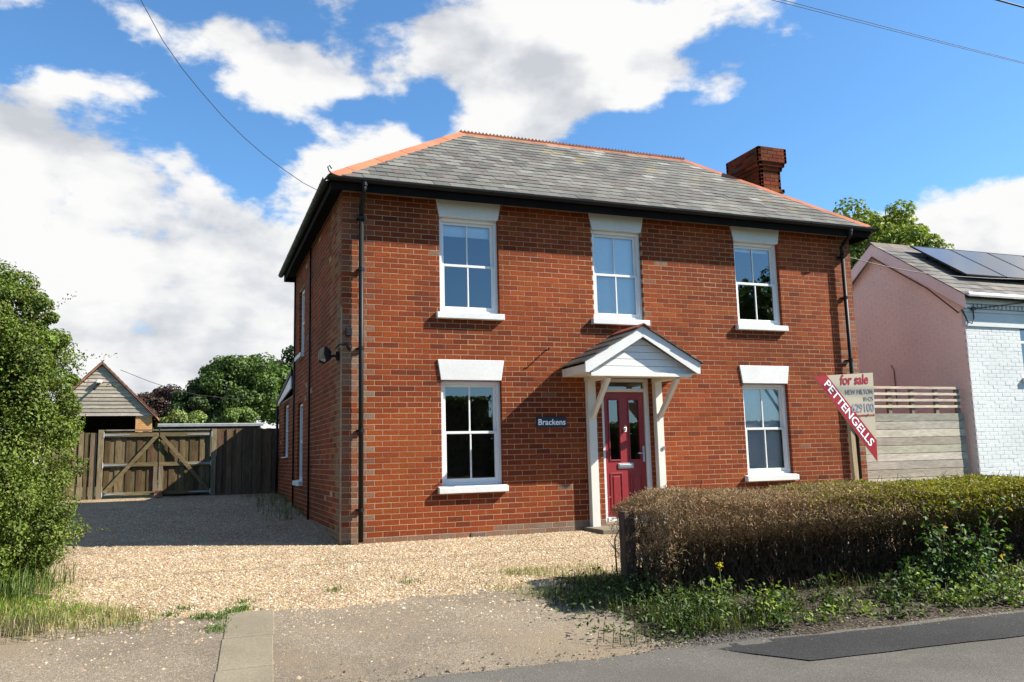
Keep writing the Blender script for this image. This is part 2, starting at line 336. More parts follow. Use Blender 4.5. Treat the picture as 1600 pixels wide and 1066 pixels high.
# ------------------------------------------------------------------ ground
def gz(x, y):
    x = np.asarray(x, float); y = np.asarray(y, float)
    return np.interp(y, [-60, -14, -11, -9, -5.5, -3.65, -.4, 0, 9, 30, 80], [-.5, -.5, -.42, -.42, -.43, -.16, 0, 0, .40, .55, .6])
def sheet(name, mat, x0, x1, y0, y1, dx, dy, lift=0., edge=None, kind='structure', label=None, keep=None):
    xs = np.linspace(x0, x1, max(2, int((x1-x0)/dx)+1)); ys = np.linspace(y0, y1, max(2, int((y1-y0)/dy)+1))
    X, Y = np.meshgrid(xs, ys); Z = gz(X, Y)+lift
    if edge is not None: X, Y = edge(X, Y); Z = gz(X, Y)+lift
    V = np.stack([X, Y, Z], -1).reshape(-1, 3); nx = len(xs); i, j = np.meshgrid(np.arange(nx-1), np.arange(len(ys)-1)); a = (j*nx+i).ravel()
    F = np.stack([a, a+1, a+nx+1, a+nx], 1); o = npmesh(name, V, F, np.ones((len(F), 3)), mat, smooth=True)
    o['kind'] = kind
    return o
def wob(t, a, s=0.): return a*(np.sin(t*2.1+s)*.5+np.sin(t*5.3+1.3+s)*.3+np.sin(t*11.7+.4+s)*.2)
sheet('ground', M['field'], -150, 150, -90, 250, 4, 2, -.06)
sheet('gravel_drive', M['gravel'], -9.0, 10.5, -4.3, 9.4, .5, .1)
def apron_edge(X, Y):
    f = (Y+3.65)/(Y.min()+3.65); yb = -3.65+wob(X, .10)+.02*np.maximum(0, X)
    return X, yb+f*(Y.min()-yb)
sheet('driveway_apron', M['apron'], -8.0, 2.6, -5.75, -3.65, .05, .05, .006, apron_edge)
def road_edge(X, Y):
    f = (Y-Y.min())/(Y.max()-Y.min()); yt = -5.42+wob(X*1.3, .035, 2)-.03*np.maximum(0, X-2)
    return X, Y.min()+f*(yt-Y.min())
sheet('road', M['road'], -60, 60, -11.6, -5.42, .1, .4, .012, road_edge)
def patch_edge(X, Y):
    f = (Y-Y.min())/(Y.max()-Y.min()); u = (X-X.min())/(X.max()-X.min())
    yt = -5.50+wob(X*1.3, .03, 1)-.045*np.maximum(0, X-2.3); X2 = X+.0*f; yb = -6.18-.06*(X-2.3)+wob(X, .015)
    X2 = np.where(u < .02, X, X); return X2-.45*(f)*(X < 2.5), yb+f*(yt-yb)
sheet('dark_road_patch', M['patch'], 2.36, 14, -6.18, -5.5, .1, .07, .020, patch_edge)
def verge_edge(X, Y):
    f = (Y-Y.min())/(Y.max()-Y.min()); yb = -5.50+wob(X*1.7, .06, 4)+.32*np.exp(-((X-1.1)/.35)**2)-.045*np.maximum(0, X-2.3)+.02
    return X+np.clip((2.6-X)/.85, 0, 1)*(.16*np.sin(Y*4.2)+.10*np.sin(Y*9.1+1)+.05*np.sin(Y*23)), yb+f*(Y.max()-yb)+np.clip((f-.8)*5, 0, 1)*.15*np.sin(X*5)
sheet('verge_soil', M['soil'], 1.75, 14, -5.5, -3.3, .06, .1, .010, verge_edge)
sheet('left_verge_soil', M['soil'], -9, -3.0, -3.75, .8, .1, .1, .010, lambda X, Y: (X-.28*np.clip((X+4)/1.0, 0, 1)*np.clip(Y+3.0, 0, 4)+np.clip((X+4)/1.0, 0, 1)*(.12*np.sin(Y*5)+.07*np.sin(Y*13)), Y))
st = MB()
for k, (xa, xb, ya, yb) in enumerate([(-1.60, -1.22, -4.25, -3.64), (-1.66, -1.28, -4.88, -4.26), (-1.72, -1.33, -5.5, -4.89)]):
    za, zb = float(gz(0, yb)), float(gz(0, ya))
    st.prism([(xa, ya, zb+.014), (xb, ya, zb+.014), (xb+.05, yb, za+.014), (xa+.05, yb, za+.014)], (0, 0, -.08))
o = st.build('concrete_strip', M['concrete'], bevel=.006); o['kind'] = 'structure'
# pebbles over the gravel: nearest ones stand proud as real stones
n = 135000
px = np.concatenate([rng.uniform(-3.4, 3.6, n*2//3), rng.uniform(-4.4, 0.2, n-n*2//3)]); py = np.concatenate([rng.uniform(-3.9, .05, n*2//3), 8.7*rng.random(n-n*2//3)**1.3]); lo = rng.random(n) < .10; py = np.where(lo, -3.6-rng.exponential(.45, n), py); px = np.where(lo, rng.uniform(-3, 1.6, n), px)
k = ((py > -3.62+wob(px, .12)-.08*rng.random(n)) | (lo & (py > -5.2))) & ~((px > -.02) & (py > -.02)) & (px > -3.0+.25*rng.normal(size=n)) & ~((px > 2.0) & (py < -2.9))
px, py = px[k], py[k]; n = len(px); sz = rng.gamma(4, .00145, n)+.0025
oc = np.array([[1, 0, 0], [0, 1, 0], [-1, 0, 0], [0, -1, 0], [0, 0, .75]], float); ang = rng.uniform(0, 6.28, n); ca, sa = np.cos(ang), np.sin(ang)
ex = rng.uniform(.7, 1.5, n); tl = rng.normal(0, .3, (n, 5))
V = np.empty((n, 5, 3))
lx = oc[None, :, 0]*sz[:, None]*ex[:, None]; ly = oc[None, :, 1]*sz[:, None]
V[..., 0] = px[:, None]+lx*ca[:, None]-ly*sa[:, None]; V[..., 1] = py[:, None]+lx*sa[:, None]+ly*ca[:, None]
V[..., 2] = gz(px, py)[:, None]-.001+sz[:, None]*(oc[None, :, 2]+tl*.35*(oc[None, :, 2] < .5)+.15)
i = np.arange(n)*5; F = np.stack([np.stack([i+a, i+b, i+4], 1) for a, b in ((0, 1), (1, 2), (2, 3), (3, 0))], 1).reshape(-1, 3)
STN = 0
o = npmesh('gravel_stones', V.reshape(-1, 3), F, np.repeat(colmix(n, [(.34, .25, .15), (.40, .315, .21), (.24, .135, .065), (.29, .205, .115), (.46, .41, .32), (.17, .115, .07)], [.32, .24, .10, .18, .12, .04]), 4, 0), M['pebble'])
tag(o, kind='stuff', label='golden gravel stones loose over the driveway', cat='gravel')

n = 5200; gx = rng.uniform(-1, 12, n); gy = -5.47+wob(gx*1.3, .035, 2)-.045*np.maximum(0, gx-2)+rng.exponential(.07, n)*rng.choice([-1, 1.6], n)
cr = rng.random(n) < .35; gx = np.where(cr, rng.normal(2.15, .35, n), gx); gy = np.where(cr, rng.normal(-5.42, .10, n), gy)
sz = rng.gamma(3, .0018, n)+.002; V = np.empty((n, 5, 3)); ang = rng.uniform(0, 6.28, n); ca, sa = np.cos(ang), np.sin(ang)
lx = oc[None, :, 0]*sz[:, None]*1.2; ly = oc[None, :, 1]*sz[:, None]
V[..., 0] = gx[:, None]+lx*ca[:, None]-ly*sa[:, None]; V[..., 1] = gy[:, None]+lx*sa[:, None]+ly*ca[:, None]; V[..., 2] = gz(gx, gy)[:, None]+.014+sz[:, None]*oc[None, :, 2]
i = np.arange(n)*5; F = np.stack([np.stack([i+a, i+b, i+4], 1) for a, b in ((0, 1), (1, 2), (2, 3), (3, 0))], 1).reshape(-1, 3)
gcol = np.where(cr[:, None], colmix(n, [(.05, .047, .043), (.075, .07, .062)]), colmix(n, [(.16, .125, .085), (.11, .09, .065), (.22, .18, .13), (.08, .06, .035)]))
tag(npmesh('road_grit', V.reshape(-1, 3), F, np.repeat(gcol, 4, 0), M['pebble']), kind='stuff', label='loose grit and crumbs of tarmac along the road edge', cat='grit')
# ------------------------------------------------------------------ the brick house
CW, CH, GAP = .2265, .0757, .0074
WX, DY, ZT = 8.99, 5.76, 4.845
house = thing('brick_house', (4.5, 3, 0), 'two storey red brick house with slate hipped roof and white sash windows', 'house')
def drift(x, z):
    """slow weathering over the wall: damp foot, run-off below the sills, uneven firing"""
    if x is None: return 1.
    f = 1+.09*math.sin(x*1.3+z*.9)+.07*math.sin(x*3.1-z*2.3+1)+.05*math.sin(z*5.1+x*.6)
    if z < .42: f *= .80+.2*z/.42
    for a, b, z0, z1 in ((1.34, 2.36, 2.55, 3.09), (3.8, 4.8, 2.6, 3.09), (6.45, 7.48, 2.5, 3.09), (1.34, 2.36, .1, .62), (6.45, 7.48, .1, .62)):
        if a < x < b and z0 < z < z1: f *= .80+.18*(z1-z)/(z1-z0)
    return f
def red(z, x=None, edge=99., rnd=random):
    t = rnd.random()
    c = rnd.choices([(.198, .0415, .0105), (.184, .0375, .0102), (.165, .0335, .0098), (.213, .050, .0118), (.146, .029, .0095), (.112, .024, .0092)], [30, 28, 20, 12, 8, 2])[0]
    f = rnd.uniform(.90, 1.10)*drift(x, z); c = tuple(q*f for q in c)
    w = 0.
    if z < .09: w = rnd.uniform(.55, .95)
    elif edge < .24: w = rnd.uniform(.0, .85)*(1 if z < 3.3 else .35)
    elif rnd.random() < .008: w = rnd.uniform(.2, .7)
    g = (.185, .145, .105)
    return tuple(a*(1-w)+b*w for a, b in zip(c, g))
def shell_brick(mb, o, u, v, n, lu, lv, d, ch, col):
    """brick with chamfered face: corner o, along u, up v, outward n; back open"""
    o = Vector(o); u = Vector(u); v = Vector(v); n = Vector(n)
    def q(a, b, c): return o+u*a+v*b+n*c
    P = [q(0, 0, -d), q(lu, 0, -d), q(lu, lv, -d), q(0, lv, -d), q(0, 0, -.0016), q(lu, 0, -.0016), q(lu, lv, -.0016), q(0, lv, -.0016), q(ch, ch, 0), q(lu-ch, ch, 0), q(lu-ch, lv-ch, 0), q(ch, lv-ch, 0)]
    Fs = [(8, 9, 10, 11)]+[(4+k, 4+(k+1) % 4, 8+(k+1) % 4, 8+k) for k in range(4)]+[(k, (k+1) % 4, 4+(k+1) % 4, 4+k) for k in range(4)]
    mb.add(P, Fs, col)
def rows(u0, u1, z0, z1, openings, phase=0.):
    """brick rectangles (ua, ub, za, zb) of a stretcher-bond wall with rectangular openings (a, b, z0, z1)"""
    out = []; nr = int(round((z1-z0)/CH))
    for r in range(nr):
        za = z0+r*CH; zb = za+CH; zm = (za+zb)/2
        iv = [(u0, u1)]
        for (a, b, oz0, oz1) in openings:
            if oz0 < zm < oz1:
                nv = []
                for (s, e) in iv:
                    if b <= s or a >= e: nv.append((s, e)); continue
                    if a > s: nv.append((s, a))
                    if b < e: nv.append((b, e))
                iv = nv
        off = phase+(CW/2 if r % 2 else 0)
        for (s, e) in iv:
            k = math.floor((s-off)/CW)
            while True:
                a = max(s, off+k*CW); b = min(e, off+(k+1)*CW); k += 1
                if a >= e: break
                if b-a < .03: continue
                ga = 0 if a == s else GAP/2; gb = 0 if b == e else GAP/2
                out.append((a+ga, b-gb, za, zb-GAP, r))
    return out
UW = [(1.40, 2.31, 3.170, 4.60), (3.87, 4.745, 3.170, 4.60), (6.515, 7.415, 3.170, 4.60)]
LW = [(1.40, 2.31, .70, 2.20), (6.52, 7.42, .70, 2.20)]
DOOR = (3.93, 4.78, .10, 2.26)
fo = UW+LW+[DOOR]
lint_z = lambda z: (z, z+.30)
FB = rows(0, WX, 0, ZT-.002, fo)
fl = []
for (a, b, za, zb, r) in FB:
    mid = ((a+b)/2, 0, (za+zb)/2); d = (Vector(mid)-camo.location).length
    fl.append((d, a, b, za, zb))
fl.sort()
variants = []
rv = random.Random(3)
for k in range(18):
    mb = MB(); shell_brick(mb, (0, 0, 0), (1, 0, 0), (0, 0, 1), (0, -1, 0), CW-GAP, CH-GAP, .1, .003, red(1, rnd=rv)); variants.append(mb.mesh('brick', M['brick']))
gvar = []
for k in range(10):
    mb = MB(); shell_brick(mb, (0, 0, 0), (1, 0, 0), (0, 0, 1), (0, -1, 0), CW-GAP, CH-GAP, .1, .003, red(0.05, rnd=rv)); gvar.append(mb.mesh('brick', M['brick']))
variants.sort(key=lambda me: sum(me.attributes['Col'].data[0].vector[:2]))
rest = MB(); cnt = 0
for (d, a, b, za, zb) in fl:
    jy = random.gauss(0, .0005)
    edge = min(a, WX-b)
    if cnt < 300 and abs((b-a)-(CW-GAP)) < 1e-4 and edge > .24:
        o = link('brick', random.choice(gvar) if za < .05 or random.random() < .008 else variants[min(17, max(0, int(8.5+(drift(a+.1, za)-1)*45+random.gauss(0, 4.5))))], house)
        o.location = (a, jy, za); o.rotation_euler = (0, random.gauss(0, .0025), 0); cnt += 1
    else:
        shell_brick(rest, (a, jy, za), (1, 0, 0), (0, 0, 1), (0, -1, 0), b-a, zb-za, .1, .003, red(za, a, edge))
o = rest.build('front_brickwork', M['brick'], house, fixn=False); o['kind'] = 'stuff'
# left side wall and rear extension
SO = [(4.16, 4.95, 3.09, 4.36), (4.22, 5.06, .75, 2.20), (6.70, 7.62, 1.22, 2.34)]
sb = MB()
for (a, b, za, zb, r) in rows(.105, DY, 0, ZT-.002, SO, .06)+rows(DY+.01, 8.75, 0.3, 2.42, SO, .02):
    c = red(za, a, 99 if a > .5 else a*.6)
    if a < .9 and random.random() < .5: c = tuple(p*(1-.4)+q*.4 for p, q in zip(c, (.26, .16, .06)))
    shell_brick(sb, (random.gauss(0, .001), b, za), (0, -1, 0), (0, 0, 1), (-1, 0, 0), b-a, zb-za, .1, .003, c)
o = sb.build('side_brickwork', M['brick'], house, fixn=False); o['kind'] = 'stuff'
# mortared wall slabs behind the brick faces
def slab(mb, axis, u0, u1, z0, z1, n0, n1, ops):
    us = sorted({u0, u1}|{q for o_ in ops for q in (o_[0]-.006, o_[1]+.006)}); zs = sorted({z0, z1}|{q for o_ in ops for q in (max(z0, o_[2]-.006), min(z1, o_[3]+.006))})
    for i in range(len(us)-1):
        # merge vertical runs to keep few boxes
        run = None
        for j in range(len(zs)-1):
            um, zm = (us[i]+us[i+1])/2, (zs[j]+zs[j+1])/2
            solid = u0 <= um <= u1 and not any(a-.006 < um < b+.006 and c-.006 < zm < d+.006 for a, b, c, d in ops)
            if solid: run = (run[0], zs[j+1]) if run else (zs[j], zs[j+1])
            if run and (not solid or j == len(zs)-2):
                if axis == 'x': mb.box(us[i], us[i+1], n0, n1, run[0], run[1])
                else: mb.box(n0, n1, us[i], us[i+1], run[0], run[1])
                run = None
w = MB(); slab(w, 'x', .0025, WX-.0025, -.2, 4.86, .0022, .24, fo); w.build('front_wall', M['mortar'], house, fixn=False)
w = MB(); slab(w, 'y', .241, DY-.01, -.2, 4.86, .0025, .24, SO[:2]); slab(w, 'y', DY-.009, 8.75, -.2, 2.44, .0025, .24, SO[2:]); w.build('side_wall', M['mortar'], house, fixn=False)
w = MB(); w.box(WX-.24, WX-.003, .241, DY-.25, -.2, 4.86); w.box(.25, WX-.003, DY-.24, DY-.01, -.2, 4.86); w.box(.25, 4.5, 8.5, 8.74, -.2, 2.42); w.box(4.26, 4.5, DY, 8.49, -.2, 2.42)
rb = MB()
for (a, b, za, zb, r) in rows(.003, DY, 0, ZT, [], .03): shell_brick(rb, (WX, a, za), (0, 1, 0), (0, 0, 1), (1, 0, 0), b-a, zb-za, .1, .003, red(za, a, a))
w.build('rear_wall', M['mortar'], house, fixn=False); o = rb.build('right_brickwork', M['brick'], house, fixn=False); o['kind'] = 'stuff'
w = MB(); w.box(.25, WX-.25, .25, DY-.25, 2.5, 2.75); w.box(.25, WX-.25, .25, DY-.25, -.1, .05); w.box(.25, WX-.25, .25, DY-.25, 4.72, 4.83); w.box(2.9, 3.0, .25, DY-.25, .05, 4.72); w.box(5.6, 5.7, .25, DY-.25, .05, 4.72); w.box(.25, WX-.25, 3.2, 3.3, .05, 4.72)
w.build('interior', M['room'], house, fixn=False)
# corner mortar repair and plinth mortar
MB().beam((-.004, .004, .02), (-.004, .004, 3.2), .022, .02, (1, 0, 0)).build('corner_mortar', mk('tan_mortar', (.27, .20, .12), .95, .2, 3, .2, 40, .5, 60), house)
ab = MB(); ab.box(1.81, 2.03, -.012, .03, -.02, .066)
for r in range(4):
    for c in range(8): ab.box(1.825+c*.025, 1.840+c*.025, -.016, -.010, -.008+r*.018, .002+r*.018)
ab.build('air_brick', M['ironbrick'], house)

# windows
def sash(op, blind=None, dark=.07):
    a, b, z0, z1 = op; y0 = .062
    f = MB(); t = .048
    for (xa, xb, za, zb) in ((a, a+t, z0+.002, z1), (b-t, b, z0+.002, z1), (a+t, b-t, z1-t, z1), (a+t, b-t, z0+.002, z0+.055)): f.box(xa, xb, y0, y0+.11, za, zb)
    win = f.build('window', M['upvc'], house, bevel=.004)
    zm = (z0+z1)/2+.01; s = .046
    for name, za, zb, yo in (('upper_sash', zm-.02, z1-t, y0+.03), ('lower_sash', z0+.055, zm+.02, y0+.055)):
        sm = MB(); xa, xb = a+t, b-t
        if name == 'lower_sash': yo = y0+.018
        else: yo = y0+.05
        sm.box(xa, xa+s, yo, yo+.035, za, zb); sm.box(xb-s, xb, yo, yo+.035, za, zb); sm.box(xa+s, xb-s, yo, yo+.035, zb-s*.8, zb); sm.box(xa+s, xb-s, yo, yo+.035, za, za+s*(1.3 if name == 'lower_sash' else .8))
        sm.box((xa+xb)/2-.011, (xa+xb)/2+.011, yo+.004, yo+.03, za+s*.8, zb-s*.8)
        sm.build(name, M['upvc'], win, bevel=.003)
        for (pa, pb) in ((xa+s, (xa+xb)/2-.011), ((xa+xb)/2+.011, xb-s)):
            g = MB(); g.add([(pa, yo+.017, za+s*.8), (pb, yo+.017, za+s*.8), (pb, yo+.017, zb-s*.8), (pa, yo+.017, zb-s*.8)], [(0, 1, 2, 3)]); g.build('pane', M['glass'], win, fixn=False)
    h = MB(); h.box(b-t-.03, b-t-.012, y0+.012, y0+.03, zm-.03, zm+.012); h.build('sash_horn', M['upvc'], win)
    if blind:
        bm_ = MB(); za, zb = blind
        k = 0
        while zb-k*.05 > za+.001:
            zt = zb-k*.05; bm_.prism([(a+.06, .19, max(za, zt-.05)), (b-.06, .19, max(za, zt-.05)), (b-.06, .175, zt), (a+.06, .175, zt)], (0, .004, 0)); k += 1
        bm_.build('blind', M['blind'], win)
    return win
sash(UW[0], (4.36, 4.56)); sash(UW[1], (3.22, 4.56)); sash(UW[2], (4.47, 4.56)); sash(LW[0]); sash(LW[1], (.75, 2.16))
for (a, b, z0, z1), up in [(x, 1) for x in UW]+[(x, 0) for x in LW]:
    zt = 4.853 if up else 2.497
    l = MB(); l.prism([(a-.005, -.022, z1+.002), (b-.005, -.022, z1+.002), (b+.045, -.022, zt), (a-.05, -.022, zt)], (0, .15, 0)); l.build('lintel', M['white'], house, bevel=.006)
    s_ = MB(); s_.prism([(a-.065, -.082, z0-.085), (a-.065, -.082, z0+.002), (a-.065, .06, z0+.022), (a-.065, .06, z0-.085)], (b-a+.115, 0, 0)); s_.build('window_sill', M['white'], house, bevel=.007)
# side windows (shaded wall)
for (a, b, z0, z1) in SO:
    f = MB(); f.box(.05, .13, a, a+.06, z0, z1); f.box(.05, .13, b-.06, b, z0, z1); f.box(.05, .13, a+.06, b-.06, z1-.06, z1); f.box(.05, .13, a+.06, b-.06, z0, z0+.06); f.box(.06, .12, a+.06, b-.06, (z0+z1)/2-.025, (z0+z1)/2+.025)
    if a > 6: f.box(.06, .12, (a+b)/2-.03, (a+b)/2+.03, z0+.06, (z0+z1)/2-.025); f.box(.06, .12, (a+b)/2-.03, (a+b)/2+.03, (z0+z1)/2+.025, z1-.06)
    wn = f.build('window', M['upvc'], house, bevel=.004)
    for (q0, q1) in ((z0+.06, (z0+z1)/2-.025), ((z0+z1)/2+.025, z1-.06)):
        MB().add([(.09, b-.06, q0), (.09, a+.06, q0), (.09, a+.06, q1), (.09, b-.06, q1)], [(0, 1, 2, 3)]).build('pane', M['glass'], wn, fixn=False)
    if a < 6: MB().prism([(-.075, a-.06, z0-.08), (-.075, a-.06, z0), (.05, a-.06, z0+.02), (.05, a-.06, z0-.08)], (0, b-a+.12, 0)).build('window_sill', M['white'], house, bevel=.006)
    else: MB().box(-.05, .05, a-.03, b+.03, z0-.03, z0-.002).build('window_sill', M['upvc'], house, bevel=.004)

# door
dz0, dz1 = .17, 2.05; dx0, dx1 = 3.995, 4.70; yd = .085
fr = MB()
for bx in ((3.93, dx0-.004, .05, .15, .10, 2.26), (dx1+.004, 4.78, .05, .15, .10, 2.26), (dx0-.004, dx1+.004, .05, .15, 2.21, 2.26), (dx0-.004, dx1+.004, .05, .15, dz1+.004, dz1+.055), (dx0-.004, dx1+.004, .04, .15, .10, dz0-.004)): fr.box(*bx)
dfr = fr.build('door_frame', M['upvc'], house, bevel=.004)
MB().add([(dx0, .10, dz1+.055), (dx1, .10, dz1+.055), (dx1, .10, 2.21), (dx0, .10, 2.21)], [(0, 1, 2, 3)]).build('fanlight', M['glass'], dfr, fixn=False)
gl = [(dx0+.095, dx0+.265, 1.02, 1.93), (dx1-.265, dx1-.095, 1.02, 1.93)]
db = MB(); slab(db, 'x', dx0, dx1, dz0, dz1, yd, yd+.045, [(a+.006, b-.006, c+.006, d-.006) for a, b, c, d in gl])
door = db.build('door', M['door'], house, fixn=False)
for a, b, c, d in gl:
    MB().add([(a-.01, yd+.02, c-.01), (b+.01, yd+.02, c-.01), (b+.01, yd+.02, d+.01), (a-.01, yd+.02, d+.01)], [(0, 1, 2, 3)]).build('pane', M['glass'], door, fixn=False)
    m_ = MB(); q = .02
    for bx in ((a-q, a, c-q, d+q), (b, b+q, c-q, d+q), (a, b, c-q, c), (a, b, d, d+q)): m_.box(bx[0], bx[1], yd-.012, yd-.001, bx[2], bx[3])
    m_.build('glazing_bead', M['door'], door, bevel=.004)
for a, b in ((dx0+.095, dx0+.265), (dx1-.265, dx1-.095)):
    m_ = MB(); c, d = .30, .80; q = .022
    for bx in ((a-q, a, c-q, d+q), (b, b+q, c-q, d+q), (a, b, c-q, c), (a, b, d, d+q)): m_.box(bx[0], bx[1], yd-.010, yd-.001, bx[2], bx[3])
    m_.prism([(a+.03, yd-.009, c+.03), (b-.03, yd-.009, c+.03), (b-.03, yd-.009, d-.03), (a+.03, yd-.009, d-.03)], (0, .008, 0)); m_.build('door_panel', M['door'], door, bevel=.005)
m_ = MB(); m_.box(dx0+.215, dx1-.225, yd-.016, yd-.001, .885, .965); m_.box(dx0+.235, dx1-.245, yd-.024, yd-.016, .905, .945); m_.build('letterbox', M['steel'], door, bevel=.004)
m_ = MB(); m_.tube([(4.347, yd-.03, 1.48), (4.347, yd-.001, 1.48)], .030, 14); m_.tube([(4.347, yd-.028, 1.53), (4.33, yd-.035, 1.49), (4.335, yd-.04, 1.44), (4.36, yd-.04, 1.44), (4.364, yd-.035, 1.49), (4.347, yd-.028, 1.53)], .009, 6); m_.build('knocker', M['steel'], door, smooth=True)
m_ = MB(); m_.box(dx1-.055, dx1-.02, yd-.012, yd-.001, .98, 1.22); m_.beam((dx1-.04, yd-.04, 1.11), (dx1-.16, yd-.045, 1.11), .018, .018); m_.beam((dx1-.04, yd-.012, 1.11), (dx1-.04, yd-.045, 1.11), .018, .018); m_.build('handle', M['steel'], door)
MB().box(3.55, 4.95, -.62, -.012, -.1, .055).build('doorstep', M['concrete'], house, bevel=.012)

# porch
YF = -.80; ZB = 2.262
pa, pb, pc = 3.285, 5.19, 4.237; ZA = 2.955     # barge foot left/right, apex x, apex z of barge top
porch = None
m_ = MB()
m_.box(3.40, 5.07, -.74, -.64, 2.215, 2.262); m_.box(3.64, 3.80, -.64, -.003, 2.20, 2.262); m_.box(4.81, 4.95, -.64, -.003, 2.20, 2.262); m_.box(3.30, 5.17, -.72, -.01, 2.264, 2.275)
porch = m_.build('porch', M['cream'], house, bevel=.004)
for x0, x1 in ((3.655, 3.785), (4.815, 4.935)):
    MB().box(x0, x1, -.105, -.003, .035, 2.20).build('porch_post', M['cream'], porch, bevel=.006)
    xm = (x0+x1)/2
    MB().beam((xm, -.10, 1.66), (xm, -.66, 2.215), .062, .072, (0, 1, 0)).build('brace', M['cream'], porch, bevel=.005)
sl = (ZA-2.425)/(pc-pa)
def zt_l(x): return ZA-abs(x-pc)*sl
for sgn, xe in ((-1, pa), (1, pb)):
    m_ = MB(); zt = zt_l(xe)
    poly = [(xe, YF, ZB), (xe, YF, zt), (pc, YF, ZA), (pc, YF, ZA-.163), (xe-sgn*.055, YF, ZB)]
    m_.prism(poly, (0, .022, 0)); m_.build('barge_board', M['white'], porch, bevel=.003)
    m_ = MB(); m_.box(min(xe, xe-sgn*.022), max(xe, xe-sgn*.022), YF+.0225, -.004, ZB, zt_l(xe)-.003); m_.build('fascia_board', M['cream'], porch, bevel=.003)
    m_ = MB(); m_.prism([(xe, YF+.023, zt-.012), (pc, YF+.023, ZA-.012), (pc, YF+.023, ZA-.045), (xe, YF+.023, zt-.045)], (0, -YF-.03, 0)); m_.build('roof_deck', M['cream'], porch)
for k in range(5):                       # gable boards
    z0 = ZB+.006+k*.104; z1 = z0+.0985
    def half(z): return max(.004, (ZA-.15-z)/sl)
    if z1 > ZA-.16: z1 = ZA-.165
    m_ = MB(); m_.prism([(pc-half(z0), YF+.11, z0), (pc+half(z0), YF+.11, z0), (pc+half(z1), YF+.112, z1), (pc-half(z1), YF+.112, z1)], (0, .012, 0)); m_.build('gable_board', M['white'], porch, bevel=.002)
pitch = math.atan(sl); sv = []
for cc in ((.055, .049, .043), (.068, .061, .053), (.047, .043, .04)):
    q = MB(); q.prism([(0, 0, .014), (.198, 0, .014), (.198, .30, .003), (0, .30, .003)], (0, 0, -.009), cc); sv.append(q.mesh('slate', M['slate']))
for sgn in (-1, 1):
    for r in range(5):
        for c in range(-1, 5):
            s0 = -.05+r*.25; yy = YF-.03+c*.2+(.1 if r % 2 else 0)
            y0c = max(yy, YF-.035); y1c = min(yy+.198, -.005)
            if y1c-y0c < .05: continue
            o = link('slate', random.choice(sv), porch); sc = (y1c-y0c)/.198
            smax = (pc-pa)/math.cos(pitch)
            ln = min(.30, smax-s0)/.30
            up = Vector((-sgn*math.cos(pitch), 0, math.sin(pitch))); nr = Vector((sgn*math.sin(pitch), 0, math.cos(pitch))); al = up.cross(nr)
            xe = pa if sgn < 0 else pb
            base = Vector((xe, y1c if al.y < 0 else y0c, zt_l(xe)))+up*s0+nr*.004
            o.matrix_local = Matrix.LocRotScale(base, Matrix((al, up, nr)).transposed().to_quaternion(), Vector((sc, ln, 1)))
for k in range(2):
    m_ = MB(); y0, y1 = YF-.045+k*.42, YF-.045+(k+1)*.42-.006
    y1 = min(y1, -.004); zz0 = ZA+.034; t = .014; hw = .115
    pr = [(pc-hw, y0, zz0-hw*sl), (pc, y0, zz0), (pc+hw, y0, zz0-hw*sl), (pc+hw, y0, zz0-hw*sl-t), (pc, y0, zz0-t), (pc-hw, y0, zz0-hw*sl-t)]
    m_.prism(pr, (0, y1-y0, 0), (.24, .062, .03)); m_.build('ridge_tile', M['terracotta'], porch)
# doorbell on right post
MB().tube([(4.91, -.12, 1.18), (4.91, -.105, 1.18)], .028, 14).build('doorbell', M['steel'], porch, smooth=False)

# roof
EZ, RZ, OV = 4.965, 7.16, .275
eL, eR, eF, eB = -.21, WX+OV-.02, -OV, DY+OV; rl, rr_, ry = 2.675, 7.635, 2.97
m_ = MB()
P = [(eL, eF, EZ), (eR, eF, EZ), (eR, eB, EZ), (eL, eB, EZ), (rl, ry, RZ), (rr_, ry, RZ)]
m_.add(P+[(x, y, z-.04) for x, y, z in P[:4]], [(0, 1, 5, 4), (1, 2, 5), (2, 3, 4, 5), (3, 0, 4), (0, 6, 7, 1), (1, 7, 8, 2), (2, 8, 9, 3), (3, 9, 6, 0), (6, 9, 8, 7)])
roof = m_.build('roof', M['black'], house)
def slcol(rnd=random):
    t = rnd.random()
    c = [(.112, .108, .093), (.130, .125, .107), (.090, .087, .077), (.158, .152, .130), (.118, .102, .088), (.215, .210, .182), (.17, .137, .083), (.215, .158, .086)][rnd.choices(range(8), [25, 22, 16, 14, 12, 6, 3, 2])[0]]
    f = rnd.uniform(.9, 1.1); return tuple(q*f for q in c)
SG, SW_ = .2165, .252
Ls = math.hypot(ry-eF, RZ-EZ); an = math.atan2(RZ-EZ, ry-eF)
def slate_mesh(mb, w, col, l=.29):
    mb.add([(0, 0, .016), (w, 0, .016), (w, l, .004), (0, l, .004), (0, 0, .007), (w, 0, .007), (w, l, -.002), (0, l, -.002)], [(0, 1, 2, 3), (0, 4, 5, 1), (1, 5, 6, 2), (3, 7, 4, 0)], col)
svar = []
for k in range(20):
    q = MB(); slate_mesh(q, SW_-.006, slcol(rv)); svar.append(q.mesh('slate', M['slate']))
cand = []
